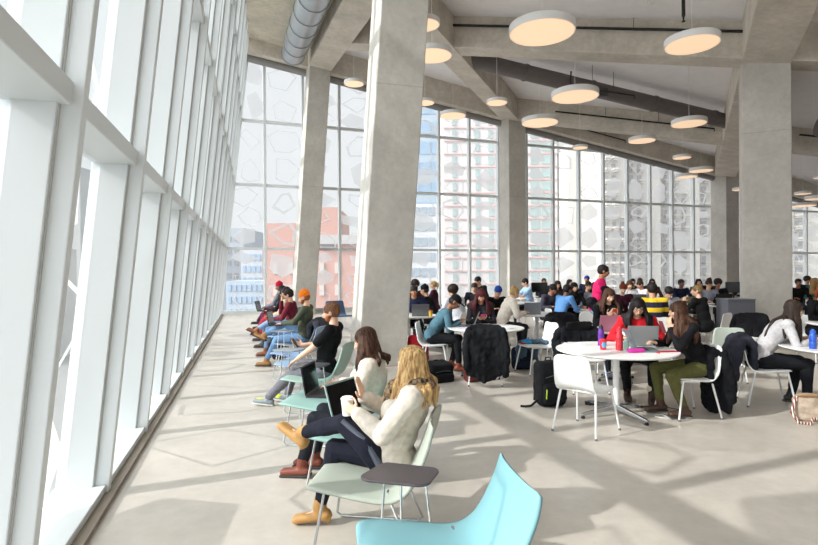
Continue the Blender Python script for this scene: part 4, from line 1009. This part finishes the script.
# plaid and stripes
def stripemat(name, cols, scale, axis=2, off=0):
    m, nt, b, out = nodes(name); N = nt.nodes.new; tc = N('ShaderNodeTexCoord'); sx = N('ShaderNodeSeparateXYZ'); nt.links.new(tc.outputs['Object'], sx.inputs[0])
    md = N('ShaderNodeMath'); md.operation = 'MULTIPLY_ADD'; md.inputs[1].default_value = scale; md.inputs[2].default_value = off; nt.links.new(sx.outputs[axis], md.inputs[0])
    fr = N('ShaderNodeMath'); fr.operation = 'FRACT'; nt.links.new(md.outputs[0], fr.inputs[0]); r = N('ShaderNodeValToRGB'); r.color_ramp.interpolation = 'CONSTANT'
    for i, (p, c) in enumerate(cols):
        e = r.color_ramp.elements[i] if i < 2 else r.color_ramp.elements.new(p); e.position = p; e.color = (*lin(c), 1)
    nt.links.new(fr.outputs[0], r.inputs[0]); nt.links.new(r.outputs[0], b.inputs['Base Color']); b.inputs['Roughness'].default_value = .85; return m
RUGBY = stripemat('striped_knit', [(0, 'e8c22a'), (.45, '161c38')], 5.6, 2, .15)
PLAID, pnt, pb, _ = nodes('plaid_wool'); tcp = pnt.nodes.new('ShaderNodeTexCoord'); ck = pnt.nodes.new('ShaderNodeTexChecker'); ck.inputs['Scale'].default_value = 17
ck.inputs['Color1'].default_value = (*lin('8a6a4a'), 1); ck.inputs['Color2'].default_value = (*lin('1f1815'), 1); ck2 = pnt.nodes.new('ShaderNodeTexChecker'); ck2.inputs['Scale'].default_value = 41
ck2.inputs['Color1'].default_value = (*lin('b39a74'), 1); ck2.inputs['Color2'].default_value = (*lin('4a3526'), 1); mxp = pnt.nodes.new('ShaderNodeMix'); mxp.data_type = 'RGBA'; mxp.inputs[0].default_value = .45
for n_ in (ck, ck2): pnt.links.new(tcp.outputs['Object'], n_.inputs[0])
pnt.links.new(ck.outputs[0], mxp.inputs[6]); pnt.links.new(ck2.outputs[0], mxp.inputs[7]); pnt.links.new(mxp.outputs[2], pb.inputs['Base Color']); pb.inputs['Roughness'].default_value = .9

# the blonde woman
I = person(-.11, 3.36, fw, 'blonde woman in a cream jumper and plaid scarf, legs crossed, holding a white cup', top='d2c8bb', legs='1a1c28', hair='blonde', style='long', hlen=.28, scale=.94, sk='e3b79c', lod=0,
  lean=-19, hipz=.455, male=False, sleeve='loose', hl=(-.10, .20, .78), hr=(.06, .20, .84), fl=(.16, .64, .57), fr=(.08, .50, .11), kneeL=(-.1, .2, 1), kneeR=(.1, .3, 1), palmL=(1, .1, 0, .1, .5, .25), palmR=(.2, .9, -.1, -.4, .1, .9),
  poleL=(-.7, -.2, -1), poleR=(.8, -.1, -.9), curlL=.9, curlR=.12, shoes='b3864c', boot=.06, heel=.05, toeL=(.25, .8, .55), toeR=(-.1, 1, -.05), headyaw=-30, headpitch=6, neckfwd=.03)
g = I['root']
m = MB(); nb = I['nb']
for i in range(12):
    a = i*math.pi/6; b_ = a + math.pi/6; m.cone(nb + V((.095*math.cos(a), .095*math.sin(a)+.01, .02+.02*math.sin(a*2))), nb + V((.095*math.cos(b_), .095*math.sin(b_)+.01, .02+.02*math.sin(b_*2))), .048, .048)
m.chain([nb + V((-.04, .13, 0)), nb + V((-.05, .18, -.15)), nb + V((-.03, .17, -.32))], (.05, .05, .04)); m.chain([nb + V((.05, .12, 0)), nb + V((.06, .16, -.18)), nb + V((.03, .19, -.3))], (.045, .045, .035))
robj('scarf', m, PLAID, g, .010, 3, .035, .01)
obj('jeans_side_panel', MB().tube([I['hip'] + V((-.185, .02, .0)), I['hip']*.5 + I['kL']*.5 + V((-.082, 0, .035)), I['kL'] + V((-.062, 0, .03))], [.022, .02, .016], 8), mat('4c515e', .6, name='grey_panel'), g)
c_ = toworld(g, I['wL'] + V((.06, .075, .02))); cup(c_.x, c_.y, c_.z-.05, .040, .11, 'efefec', 'white paper cup held by the blonde woman')
lp = laptop(0, 0, 0, 0, 'open laptop with a black screen on the thighs of the blonde woman', 'a8c4c2', ang=112, w=.33, d=.23)
pl = toworld(g, (.19, .24, .66)); lp.location = pl; lp.rotation_euler = (R(4), 0, rz(*fw) - R(22))
# dark-haired woman
I = person(-.34, 4.32, fw, 'dark-haired woman in a cream jumper looking down at a laptop on her knees', top='d6ccbf', legs='22242c', hair='brown', style='long', hlen=.22, scale=.94, sk='dcae94', lod=0,
  lean=-6, hipz=.445, male=False, sleeve='loose', hl=(-.13, .24, .72), hr=(.13, .24, .72), fl=(-.08, .52, .10), fr=(.12, .48, .10), shoes='7a3d2c', boot=.05, headpitch=22, neckfwd=.03, toeL=(0, 1, -.05))
g = I['root']; pl = toworld(g, (0, .34, .655)); lp = laptop(*pl, rz(*fw), 'open black laptop on the knees of the dark-haired woman in cream', '2a2a2e', ang=100, w=.34, d=.23)
# bearded man
I = person(-1.02, 6.48, fw, 'bearded man in a black T-shirt and grey jeans reclining with a phone', top='111114', legs='6c6c74', hair='strawberry', style='short', beard='ginger', sk='e0b49a', lod=0,
  lean=-15, hipz=.48, sleeve='short', hl=(-.13, .30, .60), hr=(.10, .30, .74), fl=(.02, .72, .10), fr=(.24, .56, .10), shoes='8f9aa0', headpitch=12, headyaw=4, neckfwd=.03, curlL=.25, curlR=.8, palmR=(-.5, 0, .6, -.3, .9, .2), toeL=(-.1, 1, .12), toeR=(0, 1, .1), hlen=.1)
g = I['root']
for an in (I['aL'], I['aR']): obj('neon_toe_cap', MB().ell(an + V((0, .11, -.038)), (.047, .075, .034)), mat('d9e24a', .5), g)
pp = toworld(g, I['wR'] + V((-.05, .09, .03))); ph = phone(pp.x, pp.y, pp.z, .3, '15151a', 'black smartphone in the hand of the bearded man'); ph.rotation_euler = (R(50), 0, RL)
# man in orange beanie
I = person(-1.85, 9.45, (-.98, .05), 'man in an orange beanie and olive jumper with a black laptop', top='4c5040', legs='6d8fb5', hair='ginger', hat=('beanie', 'f07a1e'), beard='ginger', sk='dba98c', lod=1,
  lean=-8, hipz=.50, hl=(-.15, .34, .74), hr=(.14, .34, .74), fl=(-.15, .62, .10), fr=(.05, .72, .52), kneeR=(.1, .2, 1), shoes='a5763f', boot=.04, headpitch=18, toeR=(.1, .9, .4), neckfwd=.03)
g = I['root']; pl = toworld(g, (0.02, .46, .70)); laptop(*pl, rz(-.98, .05), 'black laptop on the lap of the man in the orange beanie', '151517', ang=100)
# the others of the row
I = person(-2.28, 10.55, (-1, .05), 'person in a maroon top resting the face on one hand, in the lounge row', top='6e2431', legs='7f9cc0', hair='dark', style='short', sk='d7a98e', lod=1, lean=4, hipz=.50, male=False, hr=(.02, .22, 1.06), hl=(-.13, .36, .72), fl=(-.12, .50, .1), fr=(.02, .72, .50), kneeR=(.1, .2, 1), shoes='8a4f2e', boot=.08, headpitch=22, toeR=(0, .9, .4))
I = person(-2.62, 11.65, (-1, .05), 'dark-haired person behind the one in a maroon top, leaning back', top='c9b49a', legs='59626e', hair='dark', style='short', sk='c99a7c', lod=1, lean=0, hipz=.50, fl=(-.12, .52, .1), fr=(.14, .5, .1), hl=(-.15, .34, .7), hr=(.15, .34, .7), headpitch=20)
I = person(-2.95, 12.75, (-1, .05), 'long-haired woman in a black top with red trousers by the glass wall', top='141417', legs='a8323a', hair='black', style='long', hlen=.25, sk='c9967a', lod=1, lean=0, hipz=.50, male=False, hl=(-.13, .36, .72), hr=(.13, .36, .72), fl=(-.1, .55, .1), fr=(.1, .62, .35), headpitch=25)
g = I['root']; pl = toworld(g, (0.0, .48, .70)); laptop(*pl, rz(-1, .05), 'dark laptop on the knees of the long-haired woman in black', '2a2c30', ang=105)
I = person(-3.30, 13.95, (-1, .05), 'person in a red cap and grey jumper at the far end of the lounge row', top='6d7178', legs='5b2440', hair='black', hat=('beanie', 'c3203c'), sk='8a5f4a', lod=1, lean=2, hipz=.56, hl=(-.13, .36, .74), hr=(.13, .36, .74), fl=(-.1, .6, .1), fr=(.1, .65, .35), headpitch=18)

# people at the large table and around
I = person(2.90, 6.92, (-.30, -.95), 'woman with glasses in a red cardigan bent over a laptop', top='d1222e', legs='141418', hair='black', style='long', hlen=.27, sk='e0b394', lod=0, lean=24, hipz=.55, male=False, glasses=True,
  hl=(-.17, .34, .80), hr=(.17, .34, .80), fl=(-.14, .42, .11), fr=(.12, .22, .11), shoes='3a2620', boot=.10, headpitch=28, headyaw=4)
g = I['root']
for an in (I['aL'], I['aR']): robj('fur_cuff', MB().cone(an + V((0, -.005, .08)), an + V((0, -.005, .12)), .058, .06), cloth('d8c9b4', .1), g, .012, 2, .02)
I = person(3.24, 6.10, (-1, -.10), 'woman with long curly brown hair, black jumper and olive trousers in profile', top='121216', legs='5a5a34', hair='brown', style='curly', hlen=.40, sk='dfb094', lod=0, scale=.96, lean=20, hipz=.55, male=False,
  hl=(-.06, .34, .98), hr=(.16, .40, .80), fl=(-.14, .24, .11), fr=(.12, .36, .11), shoes='4a3328', boot=.10, headpitch=14, headyaw=-34, palmL=(.3, -.5, .2, .1, .2, .9), curlL=1.0)
phone(2.84, 6.07, .99, 0, '8a3a3f', 'phone in a dark red case held by the curly-haired woman').rotation_euler = (R(70), 0, rz(-1, -.1))
I = person(4.28, 6.56, (.93, -.33), 'woman with long dark hair in a pale grey jumper leaning over the right table', top='b9b6b8', legs='16171c', hair='dark', style='long', hlen=.40, sk='d9a98c', lod=0, lean=30, hipz=.55, male=False,
  hl=(-.14, .46, .80), hr=(.12, .48, .80), fl=(-.14, .34, .11), fr=(.12, .42, .11), shoes='18181a', boot=.15, headpitch=30)
I = person(.38, 8.90, (1, -.15), 'man in a black cap and denim jacket hunched over the table', top='4f7180', legs='15161a', hair='black', hat=('cap', '111113'), sk='8a5c42', lod=1, lean=34, hipz=.55,
  hl=(-.15, .44, .80), hr=(.12, .46, .80), fl=(-.12, .30, .11), fr=(.14, .44, .11), shoes='7a3a22', boot=.12, headpitch=40)
I = person(1.22, 9.28, (-.05, -1), 'woman with long burgundy hair looking at a pink phone', top='2b2a30', legs='1c1c22', hair='burgundy', style='long', hlen=.34, sk='c08a6c', lod=1, lean=14, hipz=.55, male=False,
  hl=(-.05, .34, .84), hr=(.05, .34, .84), headpitch=32, palmL=(.5, 0, .6, .2, .9, .1), palmR=(-.5, 0, .6, -.2, .9, .1), curlL=.8, curlR=.8)
phone(1.20, 8.83, .875, 0, 'd3408f', 'pink phone held over the denim man table').rotation_euler = (R(35), 0, math.pi)
I = person(3.16, 8.62, (-.05, -1), 'woman with long brown hair in black typing on her phone behind the pink laptop', top='17171b', legs='20242e', hair='brown', style='long', hlen=.30, sk='dfb498', lod=1, lean=6, hipz=.55, male=False,
  hl=(-.04, .30, .93), hr=(.08, .30, .93), headpitch=24, headyaw=10, palmL=(.5, 0, .6, .2, .6, .4), palmR=(-.5, 0, .6, -.2, .6, .4), curlL=.8, curlR=.8, shoes='3d6fae', fl=(-.5, 1.0, .11), kneeL=(-.2, .6, 1), hlen_=0) if False else \
    person(3.16, 8.62, (-.05, -1), 'woman with long brown hair in black typing on her phone behind the pink laptop', top='17171b', legs='20242e', hair='brown', style='long', hlen=.30, sk='dfb498', lod=1, lean=6, hipz=.55, male=False,
  hl=(-.04, .30, .93), hr=(.08, .30, .93), headpitch=24, headyaw=10, palmL=(.5, 0, .6, .2, .6, .4), palmR=(-.5, 0, .6, -.2, .6, .4), curlL=.8, curlR=.8, shoes='3d6fae')
phone(3.13, 8.24, .98, 0, 'c8503a', 'phone in an orange-red case held behind the pink laptop').rotation_euler = (R(55), 0, math.pi)
I = person(3.44, 9.9, (1, -.25), 'man standing in a bright pink polo shirt with a dark jacket over his arm', top='d22463', legs='86a8c8', hair='black', sk='a06f50', lod=1, lean=9, hipz=.93, standing=True, sleeve='short',
  hl=(-.22, .22, .92), hr=(.22, .26, .86), fl=(-.1, .05, .1), fr=(.12, -.12, .1), poleL=(-.3, -1, -.2), poleR=(.4, -1, -.2), headpitch=14, shoes='222226')
g = I['root']; m = MB()
for i in range(6): q = I['eR']*(1-i/5*.9) + I['wR']*(i/5*.9) + V((.03, 0, .02)); m.chain([q, q + V((.05, -.02, -.12)), q + V((.03, -.05, -.34))], (.06, .05, .035))
m.chain([I['eR'] + V((.03, -.02, .16)), I['eR'] + V((.02, 0, 0)), I['eR'] + V((.02, .02, -.2)), I['hip'] + V((.22, .02, -.1))], (.07, .085, .09, .06)); m.cone(I['hip'] + V((.12, -.1, .12)), I['hip'] + V((.16, .02, -.05)), .10, .09)
o = robj('jacket_over_arm', m, cloth('14151c'), g, .014, 4, .05)

PS = [ # x, y, facing, label, kwargs
 (.10, 11.55, (0, -1), 'man in a navy T-shirt behind the grey laptop beside the leaning column', dict(top='1d2540', sleeve='short', hair='black', sk='b07c5e', lean=18, headpitch=14, hl=(-.2, .36, .8), hr=(.2, .36, .8), lod=1)),
 (.12, 14.0, (.4, -1), 'person with big dark curly hair farthest left at the tables', dict(top='4a2e28', hair='dark', style='afro', sk='8a5a40', lean=10, scale=1.05)),
 (.56, 12.05, (-.9, .5), 'person in a black beanie and black jumper beside the leaning column', dict(top='131316', hair='black', hat=('beanie', '121214'), sk='c4957a', lean=22, headpitch=15)),
 (.72, 15.0, (-1, .2), 'woman with a blonde ponytail in a dark maroon top', dict(top='3f1728', hair='fair', style='ponytail', sk='dcb49c', lean=4, male=False)),
 (1.02, 11.1, (-.6, .9), 'person with tousled brown hair in a white shirt seen from behind', dict(top='d3d6de', hair='dark', style='afro', sk='d9ae92', lean=18, headpitch=10, headyaw=20)),
 (1.72, 13.9, (-.3, -1), 'person in a dark navy jumper left of the one in a blue cap', dict(top='22252e', hair='dark', sk='c79c80', lean=20, headpitch=20)),
 (2.12, 14.9, (-.8, -.5), 'person in black leaning forward, highest head left of the middle column', dict(top='101013', hair='black', sk='c99b80', lean=26, hipz=.72, fl=(-.12, .2, .1), fr=(.12, .1, .1), headpitch=25)),
 (1.86, 12.15, (.3, -1), 'person in a blue cap and black jacket bending over the table', dict(top='141418', hair='black', hat=('beanie', '22408f'), sk='c49478', lean=28, headpitch=35)),
 (1.84, 10.75, (1, .15), 'woman with fair tied-up hair in a cream jumper at the centre table', dict(top='eee5d9', legs='2a2a30', hair='fair', style='bun', sk='deb497', lean=24, male=False, sleeve='loose', headpitch=28, lod=1, shoes='8d7350')),
 (3.50, 15.6, (-1, -.1), 'man in a light blue T-shirt with headphones facing left', dict(top='9fbfe0', sleeve='short', hair='black', sk='d9ab8e', lean=12, hipz=.6, headpitch=22, hl=(-.15, .52, .9), hr=(.15, .52, .88), lod=1)),
 (3.24, 12.75, (.4, -1), 'person in a dark purple-grey hoodie facing right', dict(top='413e4c', hair='black', sk='a87458', lean=22, headpitch=30, lod=1)),
 (4.55, 18.3, (0, -1), 'small dark-haired head farthest back beside the middle column', dict(top='2a2c34', hair='black', sk='9a6a50', lean=8)),
 (4.10, 15.1, (.1, -1), 'woman with dark hair in front of the farthest head beside the middle column', dict(top='3a2e2e', hair='dark', style='long', hlen=.25, sk='cf9f84', lean=12, male=False, headpitch=15)),
 (4.95, 17.0, (.5, -1), 'person in black resting the cheek on one hand near the middle windows', dict(top='121216', hair='black', style='long', hlen=.2, sk='c0907a', lean=14, male=False, hl=(-.08, .3, 1.1))),
 (3.28, 11.82, (.85, .45), 'man in a blue shirt seen from behind at the centre right table', dict(top='5f8fc8', hair='black', sk='7d5440', lean=22, headpitch=18, lod=1, hr=(.16, .44, .8))),
 (3.84, 12.72, (.05, -1), 'woman in a black headscarf and black clothes', dict(top='0e0e11', legs='0e0e11', hair='black', hat=('scarf', '0e0e11'), sk='c9987c', lean=12, male=False, headpitch=14, lod=1)),
 (4.62, 14.2, (.2, -1), 'person in navy with dark hair behind the woman in a black headscarf', dict(top='1a2036', hair='dark', sk='bb8a6e', lean=16, headpitch=18)),
 (5.75, 17.4, (-.6, -1), 'person wearing a blue turban-like cap in a dark coat', dict(top='191c2c', hair='black', hat=('beanie', '27358f'), sk='a87458', lean=8, hipz=.62)),
 (4.52, 13.1, (.2, 1), 'person in a grey jumper seen from behind, left of the pink polo shirt', dict(top='63656c', hair='black', sk='b98a6c', lean=18, headpitch=8)),
 (4.75, 12.1, (-.15, -1), 'red-haired person in a maroon top reading behind the long brown-haired woman', dict(top='3a1626', hair='red', style='bun', sk='e2b89e', lean=14, male=False, headpitch=26, lod=1)),
 (6.85, 16.6, (-.2, -1), 'man in black sitting behind the woman in white', dict(top='15151a', hair='black', sk='c49a80', lean=10)),
 (7.6, 17.8, (-.3, -1), 'person with brown hair behind the man in white', dict(top='5a3d30', hair='brown', sk='d0a58c', lean=10)),
 (6.05, 14.95, (-.1, -1), 'woman in a white top with dark tied hair behind the pink polo shirt', dict(top='d6d6da', hair='brown', style='bob', sk='dcb094', lean=16, male=False, headpitch=18, hr=(.1, .3, 1.05), lod=1)),
 (6.75, 15.35, (-.95, -.3), 'man in a white T-shirt turned left near the right windows', dict(top='d2d0d6', sleeve='short', hair='dark', sk='c8957a', lean=20, headpitch=22, hl=(-.1, .5, .82), lod=1)),
 (7.5, 16.7, (-.3, -1), 'dark-haired person just right of the man in a white T-shirt', dict(top='4a2a26', hair='dark', style='long', hlen=.2, sk='c8997e', lean=10, male=False)),
 (4.40, 9.72, (.15, 1), 'person in a yellow and navy striped jumper seen from behind', dict(topmat=RUGBY, hair='black', sk='c9987a', scale=1.06, lean=8, legs='15161c', headpitch=10, lod=1)),
 (5.35, 11.3, (-.2, -1), 'black-haired man in a grey T-shirt bending his head beside the striped jumper', dict(top='a3a6b0', sleeve='short', hair='black', sk='d6a98c', lean=26, headpitch=42, lod=1)),
 (5.62, 10.25, (-.55, .8), 'woman with a blonde bun in a black jumper with her back turned', dict(top='101013', legs='131318', hair='dblonde', style='bun', sk='dcb096', lean=14, male=False, headpitch=8, headyaw=35, lod=1, hl=(-.1, .35, 1.0))),
 (7.7, 15.4, (.1, -1), 'dark-skinned person in navy before the right windows', dict(top='1c2138', hair='black', sk='6f4a38', lean=10)),
 (8.75, 16.4, (-.2, -1), 'woman with dark hair in the group before the right windows', dict(top='1e1c22', hair='black', style='long', hlen=.25, sk='c79880', lean=12, male=False)),
 (8.7, 15.3, (-.2, -1), 'person in black between the dark-haired woman and the man in glasses', dict(top='131317', hair='black', style='afro', sk='94664e', lean=14)),
 (7.95, 14.45, (-.1, -1), 'man with glasses in a grey shirt behind the black laptop', dict(top='8c8f9c', hair='dark', sk='d0a084', lean=14, headpitch=10, glasses=True, lod=1)),
 (9.6, 17.2, (-.8, -.5), 'person with hair tied in a bun behind the man with glasses', dict(top='2a2224', hair='brown', style='bun', sk='c79880', lean=8, male=False)),
 (10.6, 17.0, (-1, -.1), 'person at the monitor between the two right columns', dict(top='15151a', hair='black', sk='a87860', lean=8)),
 (7.12, 9.45, (.1, -1), 'red-haired woman in black with glasses at the right edge', dict(top='111115', hair='red', style='bob', sk='e0b69c', lean=10, male=False, headpitch=8, headyaw=-15, glasses=True, lod=1)),
 (11.2, 15.6, (-.4, -1), 'person in black left in the group right of the thick column', dict(top='111114', hair='black', sk='a06c50', lean=14)),
 (13.1, 17.8, (-.3, -1), 'person with dark hair farthest back right of the thick column', dict(top='1f1d22', hair='dark', style='afro', sk='b98a6e', lean=6)),
 (12.1, 16.1, (-.6, -1), 'person in a teal top in the group right of the thick column', dict(top='1f6a6a', hair='black', sk='9a6a50', lean=10)),
]
for x, y, f, label, kw in PS: person(x, y, f, label, **kw)
person(9.25, 12.1, (-.3, -1), 'person standing in a tan top at the right edge of the photo', top='8a6a44', legs='6b5a3a', hair='black', sk='b07c5e', lod=1, lean=6, hipz=.88, standing=True, headpitch=18, hl=(-.1, .34, 1.15), hr=(.12, .34, 1.1), scale=.96)
# stools and chairs for the far people
def chairlabel(l):
    w = ('white chair under ' + l).split()
    if len(w) > 16: w = ('chair under ' + l).split()[:16]
    while w[-1] in ('the', 'a', 'an', 'of', 'in', 'on', 'with', 'and', 'behind', 'beside', 'his', 'her', 'left', 'right', 'before'): w.pop()
    return ' '.join(w)
skip = {(.10, 11.55), (1.84, 10.75), (3.28, 11.82), (5.62, 10.25), (7.95, 14.45), (7.12, 9.45), (2.12, 14.9)}
far = [p[:3] for p in PS if p[:2] not in skip]; lab = {p[:2]: p[3] for p in PS}
src = [o for o in bpy.data.objects if o.name == 'shell_chair'][0]
for x, y, f in far:
    c = dup(src); c.location = (x, y - 0, 0); c.rotation_euler.z = rz(*f)
    c['label'] = chairlabel(lab[(x, y)]); c['category'] = 'chair'; c['group'] = 'white shell chairs around the tables'
bake()
